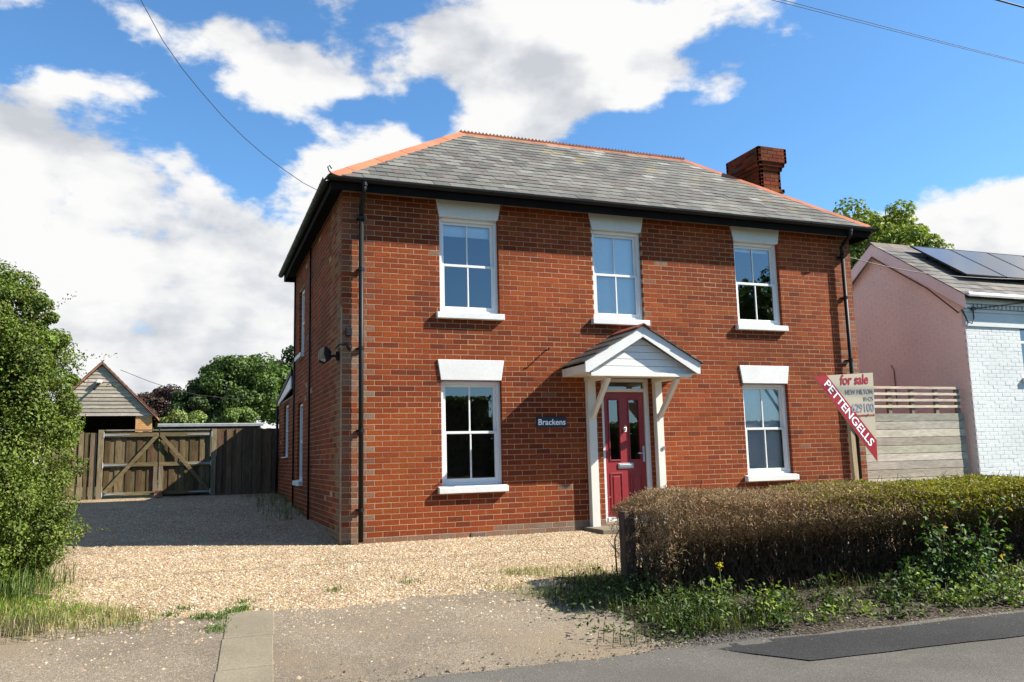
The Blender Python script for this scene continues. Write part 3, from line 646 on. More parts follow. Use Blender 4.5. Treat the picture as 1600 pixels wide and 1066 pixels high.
for r in range(18):
    s0 = -.035+r*SG; sm_ = min(1, max(0, s0+.27)/Ls)
    xa = eL+(rl-eL)*sm_-.02; xb = eR-(eR-rr_)*sm_+.02; off = SW_/2 if r % 2 else 0
    k = math.floor((xa-off)/SW_)
    while off+k*SW_ < xb:
        a = max(xa, off+k*SW_); b = min(xb, off+(k+1)*SW_-.006); k += 1
        if b-a < .03: continue
        y = eF+s0*math.cos(an); z = EZ+.004+s0*math.sin(an); full = abs(b-a-(SW_-.006)) < 1e-4
        cand.append(((Vector((a, y, z))-camo.location).length, full, a, b, y, z, s0))
cand.sort(); cnt = 0; rest = MB()
rotm = Matrix.Rotation(an, 3, 'X')
for d, full, a, b, y, z, s0 in cand:
    tw = random.gauss(0, .006); lift = abs(random.gauss(0, .0025))
    if full and cnt < 300:
        o = link('slate', random.choice(svar), roof); o.location = (a, y, z+lift); o.rotation_euler = (an+random.gauss(0, .004), 0, tw); cnt += 1
    else:
        q = MB(); slate_mesh(q, b-a, slcol(), .29 if s0 < Ls-.3 else Ls-s0); rest.add([rotm @ Vector(v)+Vector((a, y, z+lift)) for v in q.v], q.f, q.c[0])
o = rest.build('roof_slates', M['slate'], roof, fixn=False); o['kind'] = 'stuff'
def plane_slates(mb, A, B, C, D, colf, g=SG, wd=SW_, inset=.0):
    """A,B eave ends, D,C upper ends; rows of slates over the quad or triangle"""
    A, B, C, D = map(Vector, (A, B, C, D)); ex = (B-A).normalized(); nrm = ex.cross(D-A).normalized(); us = nrm.cross(ex)
    Ltot = (D-A).dot(us); xD = (D-A).dot(ex); xC = (C-A).dot(ex); xB = (B-A).length
    for r in range(int(Ltot/g)):
        s0 = r*g-.03; f = (s0+.30)/Ltot; xa = xD*f+inset; xb = xB+(xC-xB)*f-inset; off = wd/2 if r % 2 else 0; k = math.floor((xa-off)/wd)
        while off+k*wd < xb:
            a = max(xa, off+k*wd); b = min(xb, off+(k+1)*wd-.006); k += 1
            if b-a < .03: continue
            q = MB(); slate_mesh(q, b-a, colf(), min(g*1.3, max(.03, Ltot-s0-.03)))
            mb.add([A+ex*(a+v[0])+us*(s0+v[1])+nrm*(v[2]+.003) for v in q.v], q.f, q.c[0])
rest = MB(); plane_slates(rest, P[3], P[0], P[4], P[4], slcol, inset=.06); plane_slates(rest, P[1], P[2], P[5], P[5], slcol, inset=.06); plane_slates(rest, P[2], P[3], P[4], P[5], slcol)
o = rest.build('side_slates', M['slate'], roof, fixn=False); o['kind'] = 'stuff'
def vtile(a, b, n1, n2, hw, t, col, crest=0, name='hip_tile', lift=.012):
    """angled clay tile from a to b lying over the two slopes with down-slope directions n1, n2"""
    a = Vector(a); b = Vector(b); n1 = Vector(n1).normalized(); n2 = Vector(n2).normalized(); up = Vector((0, 0, 1))*lift
    m = MB(); top = Vector((0, 0, t))
    pr = [a+up+n1*hw, a+up+top, a+up+n2*hw, a+up+n2*hw-top, a+up, a+up+n1*hw-top]
    m.prism([p+(top if 0 else Vector()) for p in pr], b-a, col)
    d = (b-a)
    for k in range(crest):
        p0 = a+up+top+d*(k/crest); p1 = a+up+top+d*((k+1)/crest-.004); pm = (p0+p1)/2+Vector((0, 0, .055))
        y = Vector((0, .012, 0)); dz = Vector((0, 0, -.01))
        hh = Vector((0, 0, .018))
        m.prism([p0-y+dz, p1-y+dz, p1-y+hh, pm-y, p0-y+hh], y*2, tuple(q*random.uniform(.45, .8) for q in col))
    return m.build(name, M['terracotta'], roof)
nF = Vector((0, -math.cos(an), -math.sin(an))); nB = Vector((0, math.cos(an), -math.sin(an)))
nL = Vector((-(rl-eL), 0, -(RZ-EZ))).normalized(); nR = Vector((eR-rr_, 0, -(RZ-EZ))).normalized()
def hipd(corner, peak, slope):
    h = (Vector(corner)-Vector(peak)).normalized(); v = slope-h*slope.dot(h); return v.normalized()
nt = 17
for k in range(nt):
    xa = rl+(rr_-rl)*k/nt; xb = rl+(rr_-rl)*(k+1)/nt-.005
    f = random.uniform(.8, 1.1); vtile((xa, ry, RZ), (xb, ry, RZ), nF, nB, .155, .016, (.30*f, .115*f, .058*f), crest=4, name='ridge_tile')
for corner, peak, s1, s2, col in ((P[0], P[4], nF, nL, (.36, .135, .07)), (P[1], P[5], nF, nR, (.33, .115, .06)), (P[2], P[5], nB, nR, (.5, .2, .11)), (P[3], P[4], nB, nL, (.6, .25, .14))):
    c = Vector(corner); p_ = Vector(peak); ntl = 11 if corner in (P[0], P[3]) else 10
    d1 = hipd(corner, peak, s1); d2 = hipd(corner, peak, s2)
    if d1.z > 0: pass
    for k in range(ntl):
        a = c.lerp(p_, k/ntl); b = c.lerp(p_, (k+1)/ntl)
        f = random.uniform(.95, 1.04); vtile(a+Vector((0, 0, .003*(k % 2))), b-(p_-c).normalized()*.004+Vector((0, 0, .003*(k % 2))), d1, d2, .15, .018, tuple(q*f for q in col), lift=.022)
# hip iron
MB().tube([(eL+.05, eF+.05, EZ+.03), (eL-.02, eF-.02, EZ+.05), (eL-.04, eF-.04, EZ+.10), (eL-.01, eF-.01, EZ+.13), (eL+.02, eF+.02, EZ+.10)], .009, 6).build('hip_iron', M['black'], roof)
# fascia, soffit, gutters
m_ = MB(); m_.box(-.195, WX+.25, -.262, -.24, 4.785, 4.95); m_.box(-.195, -.173, -.239, DY+.25, 4.785, 4.95); m_.box(WX+.24, WX+.262, -.239, DY+.25, 4.785, 4.95); m_.box(-.172, WX+.239, DY+.24, DY+.262, 4.785, 4.95)
m_.build('fascia_board', M['matblack'], house)
m_ = MB(); m_.box(-.171, WX+.238, -.238, .02, 4.864, 4.88); m_.box(-.171, .02, .021, DY+.238, 4.864, 4.88); m_.box(WX-.02, WX+.238, .021, DY+.238, 4.864, 4.88); m_.box(.021, WX-.021, DY-.1, DY+.238, 4.864, 4.88)
m_.build('soffit', M['matblack'], house)
def gutter(a, b, mat, nb):
    a = Vector(a); b = Vector(b); d = (b-a).normalized(); side = d.cross(Vector((0, 0, 1))); m = MB(); n = 9
    ring = [side*(math.cos(math.pi+math.pi*k/(n-1))*.056)+Vector((0, 0, math.sin(math.pi+math.pi*k/(n-1))*.056)) for k in range(n)]
    ring2 = [q*.92 for q in ring]
    prof = ring+ring2[::-1]; m.prism([a+q for q in prof], b-a)
    g = m.build('gutter', mat, house)
    for k in range(nb):
        c = a.lerp(b, (k+.5)/nb); q = MB(); q.prism([c+x*1.06 for x in ring]+[c+x*1.0 for x in ring[::-1]], d*.04); q.build('gutter_bracket', mat, g)
gutter((-.262, -.320, 4.935), (WX+.30, -.320, 4.935), M['black'], 10)
gutter((-.252, DY+.3, 4.935), (-.252, -.263, 4.935), M['mossy_black'], 9)
gutter((WX+.320, -.26, 4.935), (WX+.320, DY+.3, 4.935), M['black'], 6)
for x in (.25, 8.735):
    m_ = MB(); m_.tube([(x, -.318, 4.90), (x, -.318, 4.80), (x, -.28, 4.76), (x, -.12, 4.66), (x, -.085, 4.61), (x, -.085, 4.5)], .034, 12); m_.tube([(x, -.085, 4.5), (x, -.085, .03)], .034, 12)
    dp = m_.build('downpipe', M['black'], house, smooth=True)
    m_ = MB(); m_.tube([(x, -.318, 4.91), (x, -.318, 4.84)], .045, 12); m_.build('outlet', M['black'], dp)
    for z in (4.45, 3.72, 2.62, 1.5, .45):
        q = MB(); q.tube([(x, -.085, z-.025), (x, -.085, z+.025)], .040, 12); q.box(x-.055, x+.055, -.045, -.003, z-.012, z+.012); q.build('pipe_clip', M['black'], dp)
for y in (3.12, 5.44):
    MB().tube([(-.03, y, 4.80), (-.03, y, .1)], .018, 8).build('side_pipe', M['black'], house, smooth=True)
# chimney
cx0, cx1, cy0, cy1 = 8.60, 9.08, 1.78, 2.66
ch = MB(); 
def ring_course(mb, z, x0, x1, y0, y1, r, h=.066):
    off = .11 if r % 2 else 0
    for (o_, u, n_, L) in (((x0, y0), (1, 0), (0, -1), x1-x0), ((x1, y0), (0, 1), (1, 0), y1-y0), ((x1, y1), (-1, 0), (0, 1), x1-x0), ((x0, y1), (0, -1), (-1, 0), y1-y0)):
        k = -1
        while k*.225+off < L:
            a = max(0, k*.225+off); b = min(L, (k+1)*.225+off-.009); k += 1
            if L-b < .03: b = L
            if b-a < .02: continue
            shell_brick(mb, (o_[0]+u[0]*a, o_[1]+u[1]*a, z+random.gauss(0, .002)), (u[0], u[1], 0), (0, 0, 1), (n_[0], n_[1], 0), b-a, h, .06, .004, tuple(q*random.uniform(.45, .85) for q in red(1)))
cores = []
for r in range(20):
    z = 5.62+r*.0757; e = 0.
    if z > 6.62: e = .03
    if z > 6.70: e = .065
    if z > 6.78: e = .10
    if z > 7.06: break
    if abs(z-6.226) < .05 and z > 6.18: e = .045
    ring_course(ch, z, cx0-e, cx1+e, cy0-e, cy1+e, r); cores.append((z-.0045, e))
core = MB()
for z, e in cores: core.box(cx0-e+.006, cx1+e-.006, cy0-e+.006, cy1+e-.006, z, z+.0752)
core.prism([(cx0-.09, cy0-.09, 7.07), (cx1+.09, cy0-.09, 7.07), (cx1+.09, cy1+.09, 7.07), (cx0-.09, cy1+.09, 7.07)], (0, 0, .025))
core.box(cx0+.02, cx0+.20, cy0+.02, cy0+.25, 7.09, 7.115); core.box(cx0+.22, cx1-.02, cy0+.1, cy1-.2, 7.09, 7.12)
chim = core.build('chimney', mk('sooty_mortar', (.10, .07, .05), .95, .25, 4, .2, 40, .5, 60), house); o = ch.build('chimney_bricks', M['brick'], chim, fixn=False); o['kind'] = 'stuff'
# rear extension roof
m_ = MB(); m_.prism([(-.06, DY+.005, 2.86), (-.06, 8.86, 2.45), (-.06, 8.86, 2.51), (-.06, DY+.005, 2.95)], (4.6, 0, 0)); m_.build('extension_roof', M['mossy_black'], house)
m_ = MB(); m_.prism([(-.04, DY+.2, 2.58), (-.04, 8.6, 2.41), (-.04, 8.6, 2.485), (-.04, DY+.2, 2.83)], (.03, 0, 0)); m_.build('extension_fascia', M['upvc'], house)
MB().tube([(-.04, 8.70, 2.40), (-.04, 8.70, .35)], .03, 8).build('side_pipe', M['black'], house, smooth=True)

# fittings on the wall
def text(body, size, loc, mat, parent, ext=.002, align='CENTER', rot=(math.pi/2, 0, 0), shear=0, sx=1, name='lettering', offset=0.):
    c = bpy.data.curves.new(name, 'FONT'); c.body = body; c.size = size; c.align_x = align; c.align_y = 'CENTER'; c.extrude = ext; c.shear = shear; c.offset = offset; c.materials.append(mat)
    c.resolution_u = 4
    t_ = bpy.data.objects.new(name, c); COL.objects.link(t_); me = bpy.data.meshes.new_from_object(t_.evaluated_get(bpy.context.evaluated_depsgraph_get())); me.name = name
    bpy.data.objects.remove(t_); bpy.data.curves.remove(c)
    o = link(name, me, parent); o.location = loc; o.rotation_euler = rot; o.scale = (sx, 1, 1); return o
sg = thing('name_sign', (3.08, -.01, 1.59), 'navy house name plate with white lettering on the brick wall left of the porch', 'sign')
MB().box(2.84, 3.325, -.024, -.004, 1.512, 1.672).build('plate', M['navy'], sg, bevel=.004)
text('Brackens', .122, (3.082, -.0265, 1.592), M['letter'], sg, offset=.0015, shear=.05)
fl_ = thing('flood_light', (-.05, .2, 2.55), 'black floodlight on a bracket on the shaded side wall of the brick house', 'lamp')
m_ = MB(); m_.prism([(-.30, .02, 2.60), (-.30, .02, 2.46), (-.22, .06, 2.43), (-.12, .12, 2.50), (-.12, .12, 2.60), (-.2, .06, 2.66)], (.02, .22, 0)); m_.build('lamp_head', M['black'], fl_, bevel=.008)
MB().beam((-.14, .2, 2.54), (-.004, .2, 2.54), .03, .03).build('bracket', M['black'], fl_)
MB().box(-.05, -.003, .16, .24, 2.48, 2.60).build('mount', M['black'], fl_)
sc_ = thing('security_camera', (.09, -.03, 2.7), 'small black wall box and camera beside the left downpipe', 'camera')
MB().box(.05, .13, -.07, -.003, 2.79, 2.90).build('junction_box', M['black'], sc_, bevel=.006)
m_ = MB(); m_.tube([(.10, -.004, 2.64), (.10, -.06, 2.64)], .035, 10); m_.tube([(.10, -.06, 2.64), (.08, -.13, 2.60)], .028, 10); m_.build('camera_body', M['black'], sc_, smooth=False)
MB().tube([(.07, -.02, 2.68), (-.03, -.01, 2.68), (-.05, .05, 2.655), (-.04, .3, 2.66)], .012, 6).build('cable', M['black'], sc_)
hk = tag(MB().tube([(3.02, 0, 2.66), (3.02, -.13, 2.66), (3.02, -.15, 2.69)], .010, 6).build('wall_hook', M['black']), 'small iron hook sticking out of the wall left of the porch roof', 'hook')

# ------------------------------------------------------------------ the neighbour's house
NX, NY, NB_, NXE = 12.22, .50, 4.72, 21.0
nb = thing('neighbour_house', (16, 2.6, .1), 'white and pink painted brick house with solar panels on its roof', 'house')
NEZ = 4.02; NAZ = 5.56; NAY = 2.60; nsl = (NAZ-NEZ)/(NAY-NY+.1)
NWIN = [(13.70, 14.65, 2.42, 3.88), (13.70, 14.65, .4, 1.9), (17.2, 18.2, 2.42, 3.88)]
m_ = MB(); slab(m_, 'x', NX+.012, NXE, -.2, 4.02, NY+.0030, NY+.2, NWIN); m_.build('front_wall', M['whitewall'], nb, fixn=False)
m_ = MB(); m_.prism([(NX+.008, NY+.012, -.2), (NX+.008, NB_, -.2), (NX+.008, NB_, 4.02), (NX+.008, NAY, NAZ-.06), (NX+.008, NY+.012, 4.02)], (.2, 0, 0)); m_.build('gable_wall', M['pinkwall'], nb)
m_ = MB(); m_.box(NX+.3, NXE, NB_-.2, NB_, -.2, 4.0); m_.box(NXE-.2, NXE, NY+.3, NB_-.3, -.2, 4.0); m_.build('rear_wall', M['whitewall'], nb)
wv = []
for k in range(5):
    q = MB(); shell_brick(q, (0, 0, 0), (1, 0, 0), (0, 0, 1), (0, -1, 0), .219, .070, .05, .005, None); wv.append(q.mesh('brick', M['whitewall']))
rest = MB(); cnt = 0
for (a, b, za, zb, r) in rows(NX, NXE, 0.0, 3.42, NWIN):
    jy = random.gauss(0, .0009)
    if cnt < 300 and abs(b-a-(CW-GAP)) < 1e-4 and a < 15 and za > .55:
        o = link('brick', random.choice(wv), nb); o.location = (a, NY+jy, za-.0005); o.rotation_euler = (random.gauss(0, .006), random.gauss(0, .004), random.gauss(0, .004)); cnt += 1
    else: shell_brick(rest, (a, NY+jy, za), (1, 0, 0), (0, 0, 1), (0, -1, 0), b-a, zb-za+.001, .05, .005, None)
o = rest.build('front_brickwork', M['whitewall'], nb, fixn=False); o['kind'] = 'stuff'
rest = MB()
for (a, b, za, zb, r) in rows(NY+.05, NB_, 0, 5.5, []):
    top = NAZ-.08-abs((a+b)/2-NAY)*nsl
    if zb > top: continue
    shell_brick(rest, (NX+.0015+random.gauss(0, .0010), b, za), (0, -1, 0), (0, 0, 1), (-1, 0, 0), b-a, zb-za+.003, .05, .004, None)
o = rest.build('gable_brickwork', M['pinkwall'], nb, fixn=False); o['kind'] = 'stuff'
MB().box(NX+.0005, NX+.012, NY+.0035, NY+.06, 0, 3.9).build('corner_edge', M['pinkwall'], nb)
# cornice and gutter
m_ = MB(); m_.box(NX-.02, NXE, NY-.03, NY+.05, 3.425, 3.70); m_.box(NX-.035, NXE, NY-.05, NY+.05, 3.703, 3.765); m_.box(NX-.05, NXE, NY-.10, NY+.05, 3.865, 3.99)
m_.build('cornice', M['whitewall'], nb, bevel=.006)
q = MB(); q.box(0, .066, 0, .06, 0, .072); dm = q.mesh('dentil', M['whitewall'])
for k in range(60):
    o = link('dentil', dm, nb); o.location = (NX-.03+k*.112, NY-.078, 3.779)
m_ = MB(); m_.box(NX-.06, NXE, NY-.2, NY-.105, 4.0, 4.07); m_.build('gutter', M['upvc'], nb, bevel=.02)
m_ = MB(); m_.box(NX-.08, NXE, NY-.104, NY-.03, 3.993, 4.05); m_.build('eaves_board', M['white'], nb)
for s, ye in ((-1, NY-.14), (1, NB_+.14)):
    m_ = MB(); zt = NAZ+.03; ze = zt-abs(ye-NAY)*nsl
    m_.prism([(NX-.11, NAY, zt), (NX-.11, ye, ze), (NX-.11, ye, ze-.27), (NX-.11, NAY, zt-.27)], (.025, 0, 0)); m_.build('barge_board', M['pinkwood'], nb, bevel=.004)
    m_ = MB(); m_.prism([(NX-.084, NAY, zt-.20), (NX-.084, ye, ze-.20), (NX-.084, ye, ze-.235), (NX-.084, NAY, zt-.235)], (.09, 0, 0)); m_.build('verge_soffit', M['pinkwood'], nb)
m_ = MB(); ze = NAZ+.035-(NAY-NY+.2)*nsl
m_.prism([(NX-.10, NY-.2, ze), (NX-.10, NAY, NAZ+.035), (NX-.10, NB_+.2, ze), (NX-.10, NB_+.2, ze-.05), (NX-.10, NAY, NAZ-.015), (NX-.10, NY-.2, ze-.05)], (NXE-NX+.2, 0, 0)); nroof = m_.build('roof', M['black'], nb)
def nsc():
    f = random.uniform(.75, 1.15); return random.choice([(.11*f, .10*f, .09*f), (.135*f, .125*f, .113*f), (.085*f, .078*f, .074*f), (.15*f, .13*f, .10*f)])
rest = MB(); A = (NX-.12, NY-.22, ze-.01); plane_slates(rest, A, (NXE+.1, NY-.22, ze-.01), (NXE+.1, NAY, NAZ+.035), (NX-.12, NAY, NAZ+.035), nsc, .22, .3)
o = rest.build('roof_slates', M['slate'], nroof, fixn=False); o['kind'] = 'stuff'
for k in range(18):
    x0 = NX-.13+k*.5; m_ = MB(); f = random.uniform(.8, 1.1)
    m_.prism([(x0, NAY-.15, NAZ+.05-.15*nsl), (x0, NAY, NAZ+.085), (x0, NAY+.15, NAZ+.05-.15*nsl), (x0, NAY+.15, NAZ+.03-.15*nsl), (x0, NAY, NAZ+.055), (x0, NAY-.15, NAZ+.03-.15*nsl)], (.492, 0, 0), (.15*f, .125*f, .10*f)); m_.build('ridge_tile', M['terracotta'], nb)
nn_ = Vector((0, -math.sin(math.atan(nsl)), math.cos(math.atan(nsl)))); us = Vector((0, math.cos(math.atan(nsl)), math.sin(math.atan(nsl)))); ex = Vector((1, 0, 0))
for k in range(5):
    x0 = 12.86+k*1.155; base = Vector((x0, .98, NAZ+.035-(NAY-.98)*nsl))+nn_*.16
    a = base; b = base+ex*1.135; c = b+us*1.62; d = a+us*1.62
    m_ = MB(); t = -nn_*.035
    for p0, p1, inw in ((a, b, us), (b, c, -ex), (c, d, -us), (d, a, ex)):
        m_.prism([p0, p1, p1+inw*.02, p0+inw*.02], t)
    pn = m_.build('solar_panel', M['panelframe'], nb)
    m_ = MB(); off = -nn_*.004; m_.add([a+off+(ex+us)*.02, b+off+(us-ex)*.02, c+off-(us+ex)*.02, d+off+(ex-us)*.02], [(0, 1, 2, 3)]); m_.build('cells', M['panel'], pn, fixn=False)
    m_ = MB()
    for q in (.4, 1.2): m_.beam(base+us*q-nn_*.05, base+us*q+ex*1.155-nn_*.05, .04, .03, nn_)
    for q in (.15, .98):
        for w_ in (.4, 1.2): m_.beam(base+us*w_+ex*q-nn_*.06, base+us*w_+ex*q-nn_*.15, .03, .03, us)
    m_.build('rail', M['panelframe'], pn)
for (a, b, z0, z1) in NWIN:
    f = MB(); 
    for bx in ((a, a+.06, z0, z1), (b-.06, b, z0, z1), (a+.06, b-.06, z1-.06, z1), (a+.06, b-.06, z0, z0+.06), (a+.06, b-.06, (z0+z1)/2-.02, (z0+z1)/2+.03), ((a+b)/2-.02, (a+b)/2+.02, z0+.06, z1-.06)): f.box(bx[0], bx[1], NY+.06, NY+.12, bx[2], bx[3]) if bx[0] != (a+b)/2-.02 else f.box(bx[0], bx[1], NY+.065, NY+.11, bx[2], bx[3])
    wn = f.build('window', M['upvc'], nb, bevel=.004)
    MB().add([(a+.05, NY+.09, z0+.05), (b-.05, NY+.09, z0+.05), (b-.05, NY+.09, z1-.05), (a+.05, NY+.09, z1-.05)], [(0, 1, 2, 3)]).build('pane', M['glass'], wn, fixn=False)
    MB().box(a-.08, b+.08, NY-.07, NY+.06, z0-.09, z0-.003).build('window_sill', M['whitewall'], nb, bevel=.006)
m_ = MB(); m_.box(NX+.35, NXE-.3, NY+.35, NB_-.3, 2.0, 2.2); m_.box(NX+.35, NXE-.3, 2.2, 2.3, 0, 4); m_.build('interior', M['room'], nb)
m_ = MB(); m_.tube([(NX-.06, NAY+1.0, NAZ-.72-.25), (NX-.125, NAY, NAZ-.27), (NX-.125, 1.2, NAZ-.27-1.4*nsl), (NX-.13, NY+.02, NEZ-.33), (NX-.07, NY-.01, 3.75), (NX+.02, NY-.06, 3.50), (NX+.10, NY-.07, 3.47), (NX+.15, NY-.08, 3.58), (NX+.15, NY-.08, 3.74)], .014, 6)
m_.box(NX+.11, NX+.21, NY-.10, NY-.055, 3.74, 3.80); m_.build('service_cable', M['cable'], nb)
m_ = MB(); m_.tube([(NX-.012, 2.35, 2.0), (NX-.012, 2.35, 2.75), (NX-.012, 2.42, 2.86)], .010, 6); m_.build('wall_cable', mk('brown_cable', (.12, .07, .06), .7), nb)

# ------------------------------------------------------------------ side fence of pale boards
fn = thing('board_fence', (10.6, .62, .1), 'pale horizontal board fence with open slats on top between the two houses', 'fence')
FX0, FX1, FY = 9.02, 12.10, .62
def wcol(base, j=.14):
    f = random.gauss(1, j); return tuple(max(.01, q*f*random.uniform(.96, 1.04)) for q in base)
PW = (.355, .315, .255)
z = 1.735
for k in range(12):
    h = random.uniform(.137, .152); q = MB()
    tlt = random.uniform(-.004, .004); 
    q.prism([(FX0, FY+random.uniform(0, .006), z-h+tlt), (FX1-.02*random.random(), FY+random.uniform(0, .006), z-h-tlt), (FX1, FY+random.uniform(0, .006), z-.009-tlt*.3), (FX0, FY+random.uniform(0, .006), z-.009+tlt*.3)], (0, .022, 0), wcol(PW)); q.build('board', M['palewood'], fn, bevel=.003)
    z -= h
for k in range(4):
    z0 = 1.835+k*.118; q = MB(); q.box(FX0, FX1-.05, FY, FY+.022, z0, z0+.048, wcol((.44, .38, .30))); q.build('slat', M['palewood'], fn, bevel=.003)
for x in (9.08, 9.75, 10.28, 10.84, 11.45, 12.0):
    q = MB(); q.box(x-.04, x+.04, FY+.024, FY+.085, .05, 2.235, (.20, .16, .12)); q.build('post', M['oldwood'], fn)

# ------------------------------------------------------------------ estate agent's board
sn = thing('sale_sign', (6.33, -2.48, -.1), 'estate agent sale board with a red diagonal band on a post behind the hedge', 'sign')
SY = -2.5
TL, TR, BR = (5.80, SY, 2.065), (6.815, SY, 2.125), (6.765, SY, .925)
MB().prism([TL, BR, TR], (0, .010, 0)).build('board', M['signwhite'], sn)
def lp(a, b, t): return tuple(p+(q-p)*t for p, q in zip(a, b))
TL2 = lp(TL, TR, .215); BR2 = lp(BR, TR, .235)
fy = lambda p, d: (p[0], p[1]-d, p[2])
MB().prism([fy(TL, .0035), fy(BR, .0035), fy(BR2, .0035), fy(TL2, .0035)], (0, .002, 0)).build('red_band', M['signred'], sn)
angb = math.atan2(BR[2]-TL[2], BR[0]-TL[0])
mid = tuple((p+q)/2 for p, q in zip(lp(TL, BR, .5), lp(TL2, BR2, .5)))
text('PETTENGELLS', .158, (mid[0]+.0, SY-.0055, mid[2]), M['letter'], sn, .001, rot=(math.pi/2, -angb, 0), sx=1.13, offset=.002)
text('for sale', .19, (6.47, SY-.003, 2.02), M['signred'], sn, .001, shear=.2, sx=.86, offset=.004, rot=(math.pi/2, -.04, 0))
text('NEW MILTON', .095, (6.785, SY-.003, 1.865), M['signgrey'], sn, .001, align='RIGHT', sx=.8, rot=(math.pi/2, -.03, 0))
text('01425', .088, (6.785, SY-.003, 1.765), M['signgrey'], sn, .001, align='RIGHT', sx=.8, rot=(math.pi/2, -.03, 0))
text('629100', .165, (6.785, SY-.003, 1.645), M['signgrey'], sn, .001, align='RIGHT', sx=.8, offset=.002, rot=(math.pi/2, -.03, 0))
text('www.pettengells.co.uk', .05, (6.785, SY-.003, 1.55), M['signred'], sn, .001, align='RIGHT', sx=.75, rot=(math.pi/2, -.03, 0))
MB().beam((6.42, SY+.035, -.4), (6.38, SY+.035, 1.95), .075, .05, (0, 1, 0)).build('post', M['pole'], sn, bevel=.003)

# ------------------------------------------------------------------ gates, fences and the shed beyond
GY = 9.0
OW = [(.118, .083, .042), (.092, .065, .034), (.14, .104, .056), (.112, .088, .041), (.08, .052, .028)]
def gate(x0, x1, hinge, label):
    g = thing('gate', ((x0+x1)/2, GY, .4), label, 'gate', 'double gate leaves')
    n = 10; wv_ = (x1-x0)/n
    for k in range(n):
        q = MB(); q.box(x0+k*wv_-.004, x0+(k+1)*wv_+.002, GY+.03+.014*(k % 2), GY+.042+.014*(k % 2), .47+random.uniform(0, .012), 1.86+random.uniform(-.02, .01), wcol(random.choice(OW), .12)); q.build('board', M['oldwood'], g)
    for z0, z1 in ((1.74, 1.83), (1.085, 1.17), (.46, .535)):
        q = MB(); q.box(x0, x1-.003, GY-.01, GY+.028, z0, z1, wcol((.15, .118, .064), .08)); q.build('rail', M['oldwoodx'], g, bevel=.004)
    q = MB(); q.box(x0-.001, x1-.003, GY-.012, GY+.06, 1.875, 1.905, wcol((.19, .17, .13))); q.build('capping', M['oldwoodx'], g)
    xs = x1-.09 if hinge < 0 else x0
    q = MB(); q.box(xs, xs+.085, GY-.008, GY+.028, .537, 1.083, wcol((.15, .125, .085))); q.build('stile', M['oldwood'], g)
    xi, xo = (x1-.02, x0+.02) if hinge < 0 else (x0+.02, x1-.02)
    q = MB(); q.beam((xo, GY-.024, .53), (xi, GY-.024, 1.78), .08, .026, (0, 1, 0), wcol((.15, .114, .06), .06)); q.build('brace', M['oldwoodx'], g, bevel=.004)
    for z in (1.785, 1.13, .50):
        q = MB(); xh = x0-.02 if hinge < 0 else x1+.02; s = 1 if hinge < 0 else -1; L = .52 if z != .5 else .45
        q.prism([(xh, GY-.018, z-.022), (xh+s*L, GY-.018, z-.010), (xh+s*L, GY-.018, z+.010), (xh, GY-.018, z+.022)], (0, .006, 0)); q.tube([(xh-s*.01, GY-.02, z-.06), (xh-s*.01, GY-.02, z+.06)], .018, 8); q.build('hinge', M['galv'], g)
    return g
gate(-3.66, -2.575, -1, 'left leaf of the double wooden driveway gate, nearer the leafy bush, in sunlight')
gate(-2.555, -1.49, 1, 'right leaf of the double wooden driveway gate, half crossed by the house shadow')
for x, lb in ((-3.74, 'wooden gate post at the hinge side nearer the leafy bush'), (-1.41, 'wooden gate post between the gate and the brown fence panel')):
    q = MB(); q.box(x-.055, x+.055, GY-.03, GY+.08, .2, 1.90, wcol((.165, .138, .08), .05)); q.col = None; tag(q.build('gate_post', M['oldwood'], None, bevel=.005), lb, 'gate post', 'gate posts')
q = MB(); q.box(-2.63, -2.46, GY-.17, GY-.03, .40, .47, (.22, .12, .075)); q.box(-2.62, -2.475, GY-.16, GY-.04, .471, .57, (.20, .10, .07)); q.box(-2.60, -2.50, GY-.165, GY-.161, .50, .545, (.07, .05, .04)); tag(q.build('gate_stop', M['brick'], None, bevel=.01), 'small block of old bricks holding the middle of the gates', 'brick')
fr_ = thing('close_board_fence', (-.7, GY, .35), 'dark brown vertical board fence between the gate and the house', 'fence')
k = 0; x = -1.34
while x < .12:
    w_ = random.uniform(.10, .125); q = MB(); q.box(x-.008, x+w_+.004, GY+.01+.027*(k % 2), GY+.035+.027*(k % 2), .28, 1.90+random.uniform(-.006, .006), wcol(random.choice([(.12, .075, .045), (.10, .062, .04), (.14, .09, .055)]), .1)); q.build('board', M['oldwood'], fr_); x += w_; k += 1
q = MB(); q.box(-1.34, .06, GY+.065, GY+.10, 1.5, 1.58, (.1, .07, .045)); q.build('rail', M['oldwoodx'], fr_)
fl2 = thing('paling_fence', (-5.5, GY, .4), 'brown board fence left of the gate running behind the leafy bush', 'fence')
k = 0; x = -3.82
while x > -9:
    w_ = random.uniform(.10, .14); q = MB(); q.box(x-w_+.014, x, GY+.0+.02*(k % 2), GY+.025+.02*(k % 2), .30, 1.86+random.uniform(-.03, .02), wcol(random.choice([(.165, .12, .065), (.13, .092, .05), (.19, .142, .083)]), .1)); q.build('board', M['oldwood'], fl2); x -= w_+.006; k += 1
q = MB(); q.box(-9, -3.82, GY+.055, GY+.10, 1.35, 1.43, (.15, .12, .08)); q.build('rail', M['oldwoodx'], fl2)
